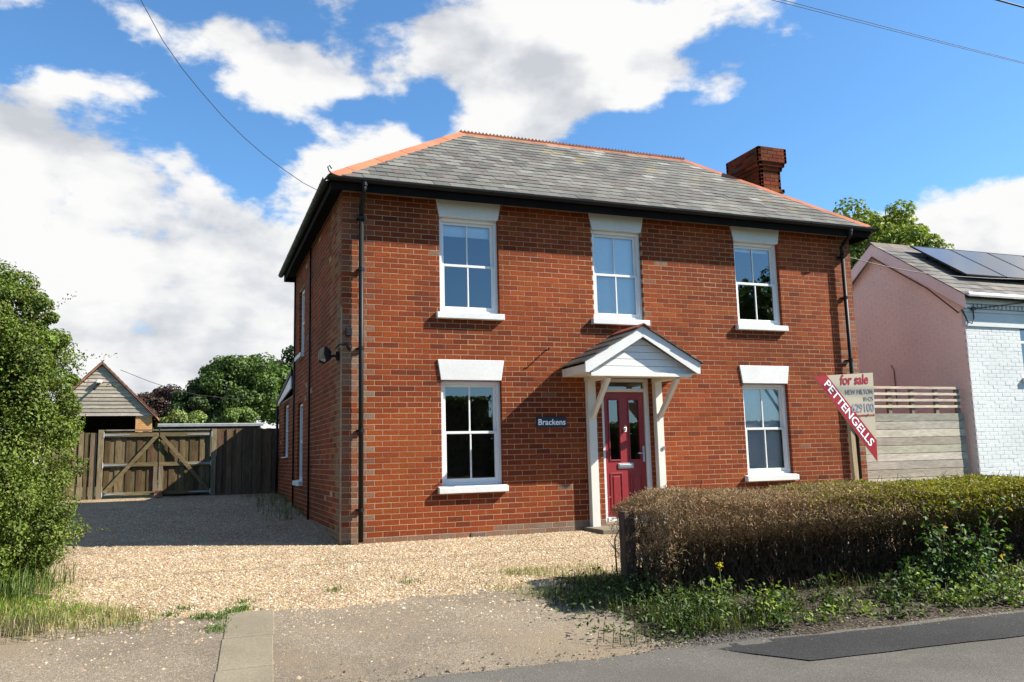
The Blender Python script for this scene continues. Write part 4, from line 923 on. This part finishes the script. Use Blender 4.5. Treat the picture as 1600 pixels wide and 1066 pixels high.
# low flat roofed store right behind gate and fence
ls = thing('store', (-1.45, 10.4, .4), 'low store behind the gate, only its flat grey roof edge showing over the fence', 'shed')
q = MB(); q.box(-2.55, -.37, 9.45, 11.4, .3, 1.99); q.build('wall', mk('store_wall', (.10, .09, .08), .9), ls)
q = MB(); q.box(-2.62, -.30, 9.36, 11.5, 1.995, 2.045); q.build('flat_roof', mk('roof_felt', (.36, .37, .37), .7, .1), ls, bevel=.01)
q = MB(); q.box(-2.62, -.30, 9.345, 9.358, 1.975, 2.03); q.build('roof_edge', M['galv'], ls)

# weatherboarded outbuilding
BY = 20.0
bn = thing('outbuilding', (-4.8, 23, .5), 'outbuilding with a grey weatherboarded gable and clay verge tiles beyond the gate', 'outbuilding')
ax, az, bxl, bxr, bz = -4.82, 4.58, -6.50, -3.15, 2.83
z = bz-.02; hb = .128; sg_ = (az-bz)/(bxr-ax)
while z < az-.1:
    z1 = min(z+hb, az-.05); hw = max(.04, (az-z)/sg_-.04); hw1 = max(.01, (az-z1)/sg_-.04); q = MB()
    q.prism([(ax-hw, BY-.022, z), (ax+hw, BY-.022, z), (ax+hw1, BY-.002, z1), (ax-hw1, BY-.002, z1)], (0, .018, 0), wcol((.31, .265, .21), .12)); q.build('weatherboard', M['palewood'], bn); z += hb
q = MB(); q.prism([(bxl+.05, BY+.02, .4), (bxr-.05, BY+.02, .4), (bxr-.05, BY+.02, bz), (ax, BY+.02, az-.05), (bxl+.05, BY+.02, bz)], (0, .05, 0), None)
q = MB(); q.prism([(bxl+.05, BY+.03, bz-.03), (bxr-.05, BY+.03, bz-.03), (ax, BY+.03, az-.06)], (0, .05, 0)); q.build('gable_wall', M['bark'], bn); q = MB(); q.prism([(bxl+.05, 25.8, bz-.03), (bxr-.05, 25.8, bz-.03), (ax, 25.8, az-.06)], (0, .05, 0)); q.build('gable_wall', M['bark'], bn)
q = MB(); q.box(bxl+.1, bxl+.15, BY+.05, 26, .4, bz); q.box(bxr-.15, bxr-.1, BY+.05, 26, .4, bz); q.box(bxl+.16, bxr-.16, 25.9, 26, .4, bz); q.build('wall', M['bark'], bn)
q = MB()
for (a, b, za, zb, r) in rows(-3.72, -3.2, .5, 2.80, []): shell_brick(q, (a, BY+.03, za), (1, 0, 0), (0, 0, 1), (0, -1, 0), b-a, zb-za, .08, .003, (.52, .26, .10))
q.box(-3.71, -3.21, BY+.035, BY+.3, .5, 2.80, (.5, .4, .3)); q.build('brick_pier', M['brick'], bn, fixn=False)
for s, xe in ((-1, bxl-.12), (1, bxr+.12)):
    q = MB(); ze = az-abs(xe-ax)*sg_; q.prism([(ax, BY-.10, az), (xe, BY-.10, ze), (xe, BY-.10, ze+.07), (ax, BY-.10, az+.07)], (0, 6.2, 0)); ro = q.build('roof', mk('clay_tile_roof', (.27, .12, .075), .9, .2, 4, .2, 20, .6, 20), bn)
    L = math.hypot(xe-ax, ze-az); nk = int(L/.19)
    for k in range(nk):
        a = Vector((xe, BY-.11, ze+.075)).lerp(Vector((ax, BY-.11, az+.075)), k/nk); b = Vector((xe, BY-.11, ze+.075)).lerp(Vector((ax, BY-.11, az+.075)), (k+1)/nk+.03)
        up = Vector((0, 0, .012)); q = MB(); q.prism([a+up, b, b+Vector((0, 0, .02)), a+up+Vector((0, 0, .02))], (0, .17, 0), wcol((.33, .15, .09) if s > 0 else (.17, .145, .095), .15)); q.build('verge_tile', M['terracotta'], ro)
lt = thing('wall_lamp', (-4.85, BY-.1, 3.95), 'white security lamp on the weatherboarded gable of the outbuilding', 'lamp')
q = MB(); q.box(-4.97, -4.80, BY-.16, BY-.03, 3.92, 4.02); q.build('lamp_head', M['upvc'], lt, bevel=.01)
q = MB(); q.beam((-4.9, BY-.02, 3.90), (-5.02, BY-.26, 3.70), .07, .05); q.build('sensor', M['black'], lt)

# ------------------------------------------------------------------ trees and shrubs
def clumps(center, radii, n, rs, flat=.0, low=-1.):
    """centres and sizes of leaf clumps over an uneven crown"""
    c = []
    while len(c) < n:
        d = rng.normal(size=3); d /= np.linalg.norm(d)
        if d[2] < low: continue
        rr = rng.uniform(.55, 1.0)**.6
        c.append(np.array(center)+d*np.array(radii)*rr*rng.uniform(.82, 1.08))
    return np.array(c), rng.uniform(rs[0], rs[1], n)
def crown_geo(C, Rr, per, L, cols, w=None, up=.35, aspect=.6):
    n = len(C)*per; k = np.repeat(np.arange(len(C)), per)
    d = unit(rng.normal(size=(n, 3))); r = rng.uniform(.35, 1.0, n)**.5
    P = C[k]+d*(Rr[k]*r)[:, None]*np.array([1, 1, .75])
    N = unit(d*.9+rng.normal(size=(n, 3))*.45+np.array([0, 0, up]))
    cc = colmix(n, cols, w, .16)*(rng.normal(1, .12, len(C))[k])[:, None]
    sz = L*rng.uniform(.6, 1.25, n)
    return leaves_geo(P, N, sz, sz*aspect, np.clip(cc, .003, .9))
def tree(name, label, cat, base, h, center, radii, nc, rs, per, L, cols, w=None, trunk=.16, group=None, low=-.5, limbs=7):
    t = thing(name, base, label, cat, group)
    C, Rr = clumps(center, radii, nc, rs, low=low)
    V, F, Cc = crown_geo(C, Rr, per, L, cols, w); npmesh('crown', V, F, Cc, M['leaf'], t)
    q = MB(); b = Vector(base); c = Vector(center); top = Vector((c.x, c.y, c.z+radii[2]*.3))
    q.tube([b-Vector((0, 0, .2)), b.lerp(top, .35)+Vector((.05, .03, 0)), b.lerp(top, .7)+Vector((-.05, .04, 0)), top], [trunk*1.2, trunk*.85, trunk*.5, trunk*.15], 8)
    for k in range(limbs):
        e = Vector(C[rng.integers(len(C))]); s = b.lerp(top, random.uniform(.35, .8)); q.tube([s, s.lerp(e, .5)+Vector((0, 0, .1)), e], [trunk*.4, trunk*.25, trunk*.06], 5)
    q.build('trunk', M['bark'], t, smooth=True); return t
G0 = [(.045, .075, .018), (.06, .095, .02), (.032, .055, .014)]
G1 = [(.050, .085, .018), (.065, .11, .022), (.04, .065, .016), (.085, .13, .03)]
tree('tree', 'large round dark green tree behind the brown board fence', 'tree', (.15, 29, .5), 6, (.2, 29, 3.9), (2.35, 2.3, 2.3), 95, (.45, .85), 330, .17, [(.062, .105, .022), (.085, .135, .028), (.048, .08, .019), (.105, .155, .036)], limbs=9)
tree('tree', 'dark tree half hidden behind the edge of the brick house', 'tree', (3.3, 31, .5), 6.6, (3.2, 31, 4.75), (1.75, 1.8, 2.0), 55, (.4, .7), 300, .17, [(.03, .055, .015), (.045, .075, .02)])
tree('tree', 'small dark tree with drooping boughs between the purple tree and the big green tree', 'tree', (-1.65, 28, .5), 4.6, (-1.65, 28, 3.25), (1.25, 1.2, 1.35), 40, (.3, .5), 300, .15, [(.035, .06, .018), (.05, .08, .02), (.03, .05, .02)])
tree('tree', 'purple leaved tree right of the outbuilding roof', 'tree', (-3.4, 34, .5), 5, (-3.3, 34, 3.6), (1.9, 1.5, 1.3), 45, (.3, .55), 260, .16, [(.045, .022, .022), (.06, .03, .028), (.035, .02, .02), (.06, .05, .025)])
tree('shrub', 'light green feathery shrub over the gate beside the outbuilding', 'shrub', (-2.35, 22, .5), 3, (-2.35, 22, 2.2), (1.05, .8, .85), 40, (.2, .36), 330, .11, [(.16, .205, .06), (.20, .24, .08), (.12, .165, .045)], trunk=.05)
tree('shrub', 'round pale green shrub in front of the big green tree', 'shrub', (-.35, 21, .5), 3, (-.3, 21, 2.35), (.75, .7, .75), 30, (.2, .34), 300, .10, [(.11, .165, .036), (.14, .19, .05)], trunk=.05)
tree('tree', 'sunlit yellow green tree rising behind the roof of the neighbour house', 'tree', (18.1, 8.4, .5), 8.6, (18.0, 8.4, 6.6), (2.15, 1.9, 2.0), 75, (.35, .62), 230, .15, [(.165, .21, .035), (.21, .245, .042), (.13, .175, .03), (.25, .27, .06)], trunk=.17)
# trees and hedge over the road: what the front windows reflect
tree('tree', 'leafy tree across the road, seen reflected in the right upper window', 'tree', (24.0, -20, -.5), 8.6, (24.0, -20, 5.6), (3.6, 3.0, 3.6), 70, (.6, 1.0), 150, .28, G1, trunk=.2)
def box_leaves(n, x0, x1, y0, y1, z0, z1, L, cols, w=None, shell=.25):
    P = np.stack([rng.uniform(x0, x1, n), rng.uniform(y0, y1, n), rng.uniform(z0, z1, n)], 1)
    N = unit(rng.normal(size=(n, 3))+np.array([0, 0, .5])); sz = L*rng.uniform(.6, 1.3, n)
    return leaves_geo(P, N, sz, sz*.6, colmix(n, cols, w))
hd = thing('hedge', (-2, -13.6, -.5), 'tall dark hedge across the road, seen reflected in the lower window', 'hedge')
V, F, Cc = join([box_leaves(9000, -14, 6.9, -13.1, -12.8, -.4, 2.95, .12, G1), box_leaves(7000, -14, 6.9, -14.3, -12.9, 2.86, 3.0, .12, G1), box_leaves(1500, 6.7, 7.2, -14.2, -12.9, -.4, 2.4, .16, G1), box_leaves(1500, 6.7, 7.4, -14.2, -12.9, -.4, 1.75, .16, G1)]); npmesh('foliage', V, F, Cc, M['leaf'], hd)
MB().box(-14, 6.8, -14.2, -13.05, -.6, 2.88).box(6.8, 7.2, -14.2, -13.05, -.6, 1.6).build('stems', M['bark'], hd)
h2 = thing('hedge', (14, -16, -.5), 'lower dark hedge across the road, seen reflected in the door glass', 'hedge')
V, F, Cc = join([box_leaves(9000, 8.6, 24, -15.5, -15.1, -.5, 2.1, .16, G1), box_leaves(4000, 8.6, 24, -16.6, -15.2, 1.95, 2.25, .16, G1)]); npmesh('foliage', V, F, Cc, M['leaf'], h2)
MB().box(8.7, 24, -16.6, -15.4, -.6, 2.0).build('stems', M['bark'], h2)

# left hand bush beside the drive
lb_ = thing('bush', (-4.4, -1.6, -.1), 'tall sunlit leafy green bush beside the gravel drive', 'bush')
Cs, Rs = [], []
for (c, rad, n, rs) in (((-4.55, -1.5, 1.05), (1.35, 1.25, 1.25), 85, (.22, .42)), ((-4.3, -1.45, 2.1), (1.05, 1.0, .75), 60, (.18, .36)), ((-3.62, -1.35, 1.45), (.62, .75, 1.05), 70, (.14, .30)), ((-3.50, -1.45, .55), (.50, .7, .6), 40, (.12, .26)), ((-3.75, -1.4, 2.3), (.55, .6, .45), 30, (.12, .24)), ((-3.85, -1.5, .6), (.75, .8, .75), 35, (.16, .32)), ((-4.45, -1.5, 2.85), (.85, .6, .5), 45, (.12, .28)), ((-3.95, -1.4, 2.55), (.5, .5, .5), 25, (.1, .22)), ((-5.2, -1.6, 2.6), (.8, .6, .8), 30, (.16, .3)), ((-3.30, -1.4, 1.75), (.30, .5, .6), 24, (.08, .2)), ((-3.88, -1.4, 2.78), (.45, .45, .45), 30, (.1, .22)), ((-3.55, -1.4, 2.45), (.38, .45, .42), 26, (.08, .2)), ((-4.6, -2.2, 1.0), (.9, .5, 1.0), 40, (.2, .38)), ((-4.3, -2.0, .35), (.9, .5, .5), 30, (.16, .3))):
    C, Rr = clumps(c, rad, n, rs); Cs.append(C); Rs.append(Rr)
C = np.concatenate(Cs); Rr = np.concatenate(Rs)
BG = [(.092, .135, .020), (.115, .155, .024), (.07, .105, .017), (.145, .18, .032), (.14, .13, .03)]
g = [crown_geo(C, Rr, 400, .034, BG, [.34, .30, .25, .08, .03], up=.45, aspect=.66)]
# long shoots sticking out
P_, N_ = [], []
for k in range(130):
    c = C[rng.integers(len(C))]; d = unit(rng.normal(size=(1, 3))*np.array([1, .8, .7])+np.array([[.35, 0, .75]]))[0]; L = rng.uniform(.08, .28)
    m = 26; t = np.linspace(.25, 1, m)[:, None]; P_.append(c+d*t*(L+.3)+np.array([0, 0, -.12])*t**2*L+rng.normal(0, .018, (m, 3)))
P_ = np.concatenate(P_); m = len(P_); g.append(leaves_geo(P_, unit(rng.normal(size=(m, 3))+np.array([0, 0, .4])), rng.uniform(.02, .04, m), rng.uniform(.012, .022, m), colmix(m, BG+[(.20, .12, .05)], None)))
V, F, Cc = join(g); npmesh('foliage', V, F, Cc, M['leaf'], lb_)
q = MB()
for k in range(60):
    e = Vector(C[rng.integers(len(C))]); s = Vector((-4.4+random.uniform(-.5, .7), -1.55+random.uniform(-.5, .5), -.15)); q.tube([s, s.lerp(e, .5)+Vector((random.uniform(-.1, .1), 0, .1)), e], [.022, .014, .005], 5)
q.build('branches', M['bark'], lb_)

# hedge along the road: dead brown end, living yellow-green end
HX0, HX1, HYF, HYB, HZ = 2.10, 10.6, -4.78, -3.62, .71
hg = thing('hedge', (5, -4, -.25), 'clipped roadside hedge, dead and brown at one end and yellow green at the other', 'hedge')
def hprof(x, y):
    e = np.clip((x-HX0)/.45, 0, 1); ed = np.clip(np.minimum(y-HYF, HYB-y)/.16, 0, 1)
    return HZ-.13*(1-e)**2-.09*(1-ed)**2+.022*np.sin(x*3.1)+.015*np.sin(x*7.7+1)+.012*np.sin(y*9+x*5)
def under(z): return .58*np.clip((.44-z)/.30, 0, 1)
def hedge_pts(n, face, x0, x1, dep):
    x = rng.uniform(x0, x1, n); d = rng.exponential(dep, n)
    if face == 'top': y = rng.uniform(HYF, HYB, n); z = hprof(x, y)-d+rng.normal(0, .012, n)
    elif face == 'front': y = HYF+d+rng.normal(0, .014, n); z = rng.uniform(-.28, 1, n)*0+rng.uniform(-.25, HZ-.02, n); z = np.minimum(z, hprof(x, np.maximum(y, HYF+.02))); y = y+under(z)
    elif face == 'back': y = HYB-d+rng.normal(0, .014, n); z = rng.uniform(-.2, HZ-.02, n)
    else: y = rng.uniform(HYF, HYB, n); x = HX0+d+rng.normal(0, .015, n); z = rng.uniform(-.25, HZ-.08, n); z = np.minimum(z, hprof(np.maximum(x, HX0), y))
    return np.stack([x, y, z], 1)
def twigs(P, L, wd, cols, up=.8):
    n = len(P); d = unit(rng.normal(size=(n, 3))+np.array([0, 0, up])); s = unit(np.cross(d, rng.normal(size=(n, 3))))*np.broadcast_to(wd, (n,))[:, None]*.5; L = np.broadcast_to(L, (n,))[:, None]
    V = np.stack([P-d*L*.5-s, P-d*L*.5+s, P+d*L*.5+s*.4, P+d*L*.5-s*.4], 1).reshape(-1, 3); i = np.arange(n)*4
    F = np.stack([np.stack([i, i+1, i+2], 1), np.stack([i, i+2, i+3], 1)], 1).reshape(-1, 3); return V, F, np.repeat(cols, 2, 0)
DB = [(.29, .180, .098), (.215, .122, .064), (.36, .245, .145), (.14, .078, .042), (.42, .305, .19)]
XD = 4.75
def live(x): return 1/(1+np.exp(-(x-XD)/.38))
parts = []
P = np.concatenate([hedge_pts(62000, 'top', HX0, 7.0, .045), hedge_pts(52000, 'front', HX0, 7.0, .07), hedge_pts(5000, 'end', 0, 0, .08), hedge_pts(5000, 'back', HX0, 7, .1)])
keep = (rng.random(len(P)) > live(P[:, 0])*.85) & (rng.random(len(P)) < np.clip((P[:, 2]+.05)/.40, .16, 1)); P = P[keep]; n = len(P)
parts.append(twigs(P, rng.uniform(.018, .05, n), rng.uniform(.003, .0065, n), colmix(n, DB, [.3, .25, .2, .15, .1])))
k = rng.random(n) < .55; Q = P[k]+rng.normal(0, .012, (k.sum(), 3)); m = len(Q)
parts.append(leaves_geo(Q, unit(rng.normal(size=(m, 3))), rng.uniform(.008, .018, m), rng.uniform(.006, .011, m), colmix(m, DB+[(.33, .26, .12)], None)))
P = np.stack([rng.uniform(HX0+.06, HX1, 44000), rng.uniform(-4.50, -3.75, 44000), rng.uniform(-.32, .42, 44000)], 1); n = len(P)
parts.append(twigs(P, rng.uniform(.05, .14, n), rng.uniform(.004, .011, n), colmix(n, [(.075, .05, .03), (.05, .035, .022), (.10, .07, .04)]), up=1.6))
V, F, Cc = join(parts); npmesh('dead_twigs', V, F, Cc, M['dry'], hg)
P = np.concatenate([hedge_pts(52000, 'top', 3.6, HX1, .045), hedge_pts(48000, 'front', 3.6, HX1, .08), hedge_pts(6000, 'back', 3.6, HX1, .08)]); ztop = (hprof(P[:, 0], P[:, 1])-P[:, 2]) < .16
lv = live(P[:, 0]-.15*0-np.where(ztop, -.25, 1.1)*1.0)
keep = (rng.random(len(P)) < lv) & (rng.random(len(P)) < np.clip((P[:, 2]+.12)/.4, .12, 1)); P = P[keep]; ztop = ztop[keep]; n = len(P)
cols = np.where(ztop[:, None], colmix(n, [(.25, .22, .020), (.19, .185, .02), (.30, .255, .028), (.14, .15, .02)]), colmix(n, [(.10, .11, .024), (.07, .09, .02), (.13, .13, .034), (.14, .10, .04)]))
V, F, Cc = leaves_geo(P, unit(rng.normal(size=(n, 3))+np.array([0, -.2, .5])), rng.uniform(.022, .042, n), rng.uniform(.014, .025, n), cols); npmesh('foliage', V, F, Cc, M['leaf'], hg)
q = MB()
for k in range(560):
    x = random.uniform(HX0+.03, HX1); y = random.uniform(HYF+.46, HYB-.08); zt = float(hprof(x, y))-.05
    pts = [Vector((x, y, -.32))]
    for j in range(1, 4): pts.append(Vector((x+random.uniform(-.05, .05)*j*.6, y+random.uniform(-.05, .05)*j*.6, -.32+(zt+.32)*j/3)))
    q.tube(pts, [.012, .010, .007, .003], 4, (.075, .052, .036))
    for j in range(3):
        s = pts[1].lerp(pts[3], random.random()); q.tube([s, s+Vector((random.uniform(-.14, .14), random.uniform(-.14, .14), random.uniform(.06, .2)))], [.005, .002], 3, (.10, .07, .045))
for k in range(900):
    x = random.uniform(HX0+.05, HX1); y = random.uniform(HYF+.40, HYB-.06); z0 = random.uniform(.0, .5); s = Vector((x, y, z0)); q.tube([s, s+Vector((random.uniform(-.1, .1), random.uniform(-.08, .08), random.uniform(.08, .22)))], [.006, .002], 3, (.085, .06, .04))
q.build('stems', M['bark'], hg, fixn=False)
# old paling fence standing inside the dead end of the hedge
pf = thing('picket_fence', (3.2, -4.0, -.3), 'old dark picket fence standing in the dead brown end of the hedge', 'fence')
q = MB(); q.box(2.02, 2.14, -4.09, -3.975, -.35, .555, (.085, .06, .045)); q.build('post', M['oldwood'], pf, bevel=.008)
x = 2.24
while x < 4.6:
    w_ = random.uniform(.06, .085); q = MB(); q.box(x, x+w_, -4.045, -4.025, -.22, .36+random.uniform(-.04, .06), wcol((.085, .062, .045))); q.build('picket', M['oldwood'], pf); x += w_+random.uniform(.035, .07)
for z in (-.05, .24):
    q = MB(); q.box(2.142, 4.65, -4.022, -3.985, z, z+.06, (.08, .06, .045)); q.build('rail', M['oldwoodx'], pf)

# ------------------------------------------------------------------ verge plants and grass
def rosette(P, n, h, L, wd, cols, spread=.2, stem=True):
    """broad leaves on upright stems round point P"""
    c = np.stack([rng.normal(0, spread, n), rng.normal(0, spread*.6, n), rng.uniform(.05, 1, n)*h*rng.uniform(.5, 1, n)], 1)+np.array(P)
    N = unit(rng.normal(size=(n, 3))*.6+np.array([.15, -.25, .8])); sz = L*rng.uniform(.55, 1.2, n)
    return leaves_geo(c, N, sz, sz*wd, colmix(n, cols))
def patchy(x, y, s=2.3): return np.clip(.5+.8*np.sin(x*s*1.7+1)*np.sin(y*s*2.3+x)+.4*np.sin(x*7+y*5), 0, 1)
YG = [(.16, .21, .03), (.20, .25, .04), (.12, .17, .03), (.09, .14, .03)]
parts = []
for k in range(170):
    x = rng.uniform(2.25, 10.2)
    if rng.random() > .35+.65*patchy(x, 0., 1.1): continue
    y = -5.30-.05*max(0, x-3)+rng.uniform(-.03, .62); dk = y > -4.95
    parts.append(rosette((x, y, float(gz(x, y))), int(rng.integers(30, 75)), rng.uniform(.10, .36), .055, .62, YG if rng.random() < (.7 if y < -5.08 else .15) else G0, .10))
V, F, Cc = join(parts); o = npmesh('verge_weeds', V, F, Cc, M['leaf']); tag(o, 'low leafy weeds growing along the road edge under the hedge', 'weeds', kind='stuff')
def grass(name, pts, H, Wd, lean, cols, label, w=None):
    n = len(pts); P = np.stack([pts[:, 0], pts[:, 1], gz(pts[:, 0], pts[:, 1])-.005], 1)
    V, F, Cc = blades(P, H*rng.uniform(.45, 1.2, n), Wd*rng.uniform(.6, 1.2, n), rng.uniform(.1, lean, n), colmix(n, cols, w)); o = npmesh(name, V, F, Cc, M['grass']); return tag(o, label, 'grass', kind='stuff')
def scat(n, x0, x1, y0, y1, f=None):
    p = np.stack([rng.uniform(x0, x1, n), rng.uniform(y0, y1, n)], 1)
    if f is not None: p = p[rng.random(n) < f(p[:, 0], p[:, 1])]
    return p
GG = [(.042, .066, .016), (.065, .09, .022), (.03, .05, .013), (.11, .09, .045)]
ST = [(.24, .20, .09), (.19, .155, .06), (.15, .17, .045), (.27, .23, .11)]
grass('verge_grass', np.concatenate([scat(4200, 2.4, 10.4, -5.35, -4.3, lambda x, y: patchy(x, y)**2), scat(4200, 1.1, 2.7, -5.30, -3.6, lambda x, y: patchy(x, y, 1.7)*np.clip((x-1.2-.12*np.sin(y*5))*2.0, 0, 1))]), .22, .006, .95, GG, 'long grass growing under the roadside hedge', [.3, .3, .25, .15])
V, F, Cc = join([rosette((x, y, float(gz(x, y))), 45, h, .05, .5, [(.05, .085, .02), (.035, .06, .015), (.08, .12, .025)], .14) for x, y, h in [(rng.uniform(1.30, 2.6), rng.uniform(-5.25, -3.95), rng.uniform(.16, .42)) for k in range(54)]])
tag(npmesh('bank_weeds', V, F, Cc, M['leaf']), 'dark weeds on the bank at the driveway end of the hedge', 'weeds', kind='stuff')
grass('drive_edge_grass', np.concatenate([scat(5200, .75, 2.3, -3.95, -2.7, lambda x, y: patchy(x, y, 1.6)*np.clip((x-.7)/.7, .08, 1)), scat(1300, -.6, 2.6, -3.75, -2.2, lambda x, y: (patchy(x, y, 1.9) > .72)*.6)]), .075, .005, .8, [(.13, .17, .035), (.18, .20, .05), (.26, .22, .09)], 'short grass creeping into the gravel beside the hedge end')
for k in range(0): pass
mossp = [(-1.62, -3.72), (-1.50, -3.60), (-1.42, -3.5), (-1.75, -3.66), (-1.64, -4.0), (-.55, -3.0), (-1.4, -3.2), (.2, -2.9), (-2.0, -3.5), (-1.9, -3.3)]
grass('crack_weeds', np.concatenate([np.array(p_)+rng.normal(0, .05, (170 if i < 5 else 60, 2)) for i, p_ in enumerate(mossp)]), .05, .009, .9, [(.08, .14, .03), (.11, .17, .04)], 'small green weeds in the joint beside the concrete strip')
lg = lambda x, y: np.clip((-2.30+.20*np.sin(y*3.1)-.35*np.clip(y+3.2, -1, 3)-x)*3, 0, 1)
grass('tall_grass', scat(2600, -4.6, -2.6, -2.4, -.4, lambda x, y: lg(x+.25, y)), .36, .009, .95, [(.075, .12, .022), (.10, .155, .03), (.06, .10, .02), (.14, .17, .045)], 'tall green grass at the foot of the leafy bush')
grass('short_grass', scat(17000, -4.6, -2.0, -3.75, -1.6, lambda x, y: lg(x, y)*np.where(y > -3.2, 1, .45)*np.clip(patchy(x, y, 1.2)+.15, 0, 1)), .075, .006, .95, [(.15, .23, .022), (.12, .20, .02), (.18, .24, .03), (.22, .20, .05)], 'bright short grass in front of the leafy bush')
grass('dry_grass', scat(3000, -5.0, -2.1, -3.95, -2.9, lambda x, y: lg(x-.1, y)*np.clip((-2.9-y)*2, .2, 1)*np.clip(-1.6-x, .25, 1)), .13, .006, 1.0, ST, 'straw coloured dry grass at the edge of the driveway')
grass('wall_grass', scat(1500, -.95, -.02, 3.2, 8.6, lambda x, y: np.clip(.9+x, 0, 1)*patchy(x, y)), .25, .009, .8, [(.06, .09, .02), (.08, .11, .03), (.14, .13, .05)], 'grass growing along the foot of the shaded side wall')
# bramble climbing the hedge and one tall flowering weed
br = thing('bramble', (5.55, -4.6, -.3), 'green bramble with broad leaves climbing out of the hedge by the road', 'bramble')
P = []; q = MB()
for k in range(34):
    s = Vector((5.5+random.gauss(0, .32), -4.62+random.gauss(0, .12), -.38)); e = s+Vector((random.uniform(-.5, .45), random.uniform(-.35, .08), random.uniform(.2, 1.0)*(1.0 if k % 2 else .75))); mdl = s.lerp(e, .5)+Vector((0, -.1, .18)); q.tube([s, mdl, e], [.006, .005, .002], 5, (.09, .05, .035))
    for j in range(30):
        t = random.uniform(.12, 1); p_ = s*(1-t)**2+mdl*2*t*(1-t)+e*t*t; P.append((p_.x+random.gauss(0, .05), p_.y+random.gauss(0, .045), p_.z+random.gauss(0, .045)))
q.build('canes', M['bark'], br, fixn=False)
P = np.array(P); n = len(P); V, F, Cc = leaves_geo(P, unit(rng.normal(size=(n, 3))*.6+np.array([.2, -.4, .7])), rng.uniform(.04, .085, n), rng.uniform(.03, .055, n), colmix(n, [(.055, .11, .028), (.075, .14, .03), (.11, .18, .04), (.045, .09, .025), (.36, .25, .02)], [.3, .28, .22, .17, .03])); npmesh('leaves', V, F, Cc, M['leaf'], br)
tw = thing('tall_weed', (2.33, -5.15, -.42), 'tall thin weed with yellow flower heads at the driveway end of the hedge', 'weed')
MB().tube([(2.33, -5.15, -.45), (2.35, -5.15, -.1), (2.33, -5.16, .16)], [.008, .006, .003], 5).build('stem', mk('green_stem', (.10, .15, .05)), tw)
P = np.array([(2.34+random.gauss(0, .045), -5.15+random.gauss(0, .045), random.uniform(-.40, .06)) for k in range(90)]); n = len(P)
V, F, Cc = leaves_geo(P, unit(rng.normal(size=(n, 3))*.7+np.array([.2, -.3, .6])), rng.uniform(.03, .075, n), rng.uniform(.012, .03, n), colmix(n, YG)); npmesh('leaves', V, F, Cc, M['leaf'], tw)
P = np.array([(2.33+random.gauss(0, .014), -5.16+random.gauss(0, .014), random.uniform(.11, .18)) for k in range(26)]); n = len(P)
V, F, Cc = leaves_geo(P, unit(rng.normal(size=(n, 3))+np.array([0, -.3, .6])), .02, .016, colmix(n, [(.62, .45, .02), (.5, .4, .03)])); npmesh('flowers', V, F, Cc, M['leaf'], tw)

# ------------------------------------------------------------------ overhead cables
def wire(name, pts, r, label):
    return tag(MB().tube(pts, r, 6).build(name, M['cable'], None, fixn=False), label, 'cable')
A = Vector((-.21, .5, 0)); D_ = Vector((-7.7, -8.5, 0))
pts = []
sv_ = [(0, 4.96), (.04, 4.965), (.081, 5.02), (.115, 5.08), (.149, 5.17), (.185, 5.30), (.218, 5.46), (.245, 5.61), (.271, 5.80), (.299, 6.10), (.33, 6.48), (.37, 7.0), (.42, 7.7)]
for s, z in sv_: p_ = A+D_*s; pts.append((p_.x, p_.y, z))
wire('telephone_cable', pts, .0045, 'thin telephone cable sagging down to the left corner of the roof')
wire('telephone_cable', [(-4.72, 26, 5.02), (-3.6, 26, 4.55), (-2.65, 26, 4.22), (-1.7, 26, 4.0), (0, 26, 3.8)], .012, 'faint far cable sloping down beside the outbuilding roof')
wire('power_cable', [(x, -3.72, 6.53-.04*(x-4)*.9+.001*(x-9)**2) for x in np.linspace(-2, 22, 25)], .0035, 'lower of the two thin overhead cables crossing the blue sky')
wire('power_cable', [(x, -3.60, 6.58-.035*(x-4)*.9+.001*(x-9)**2) for x in np.linspace(-2, 22, 25)], .0035, 'upper of the two thin overhead cables crossing the blue sky')
wire('power_cable', [(x, -4.67, 6.45-.03*(x-7)) for x in np.linspace(4, 20, 12)], .011, 'thicker black cable cutting the top right corner of the sky')
wire('service_cable', [(9.05, .15, 4.53), (9.8, .17, 4.43), (10.56, .2, 4.365), (11.2, .2, 4.335), (11.85, .2, 4.33), (12.7, .2, 4.34), (13.6, .2, 4.37), (16, .1, 4.5), (22, -.5, 5.0)], .008, 'slack cable from the brick house passing before the pink gable')
wire('service_cable', [(12.40, .42, 3.77), (13.0, .40, 3.84), (13.85, .38, 3.95), (16, .2, 4.3), (22, -.6, 5.2)], .009, 'cable running from the bracket on the white wall')
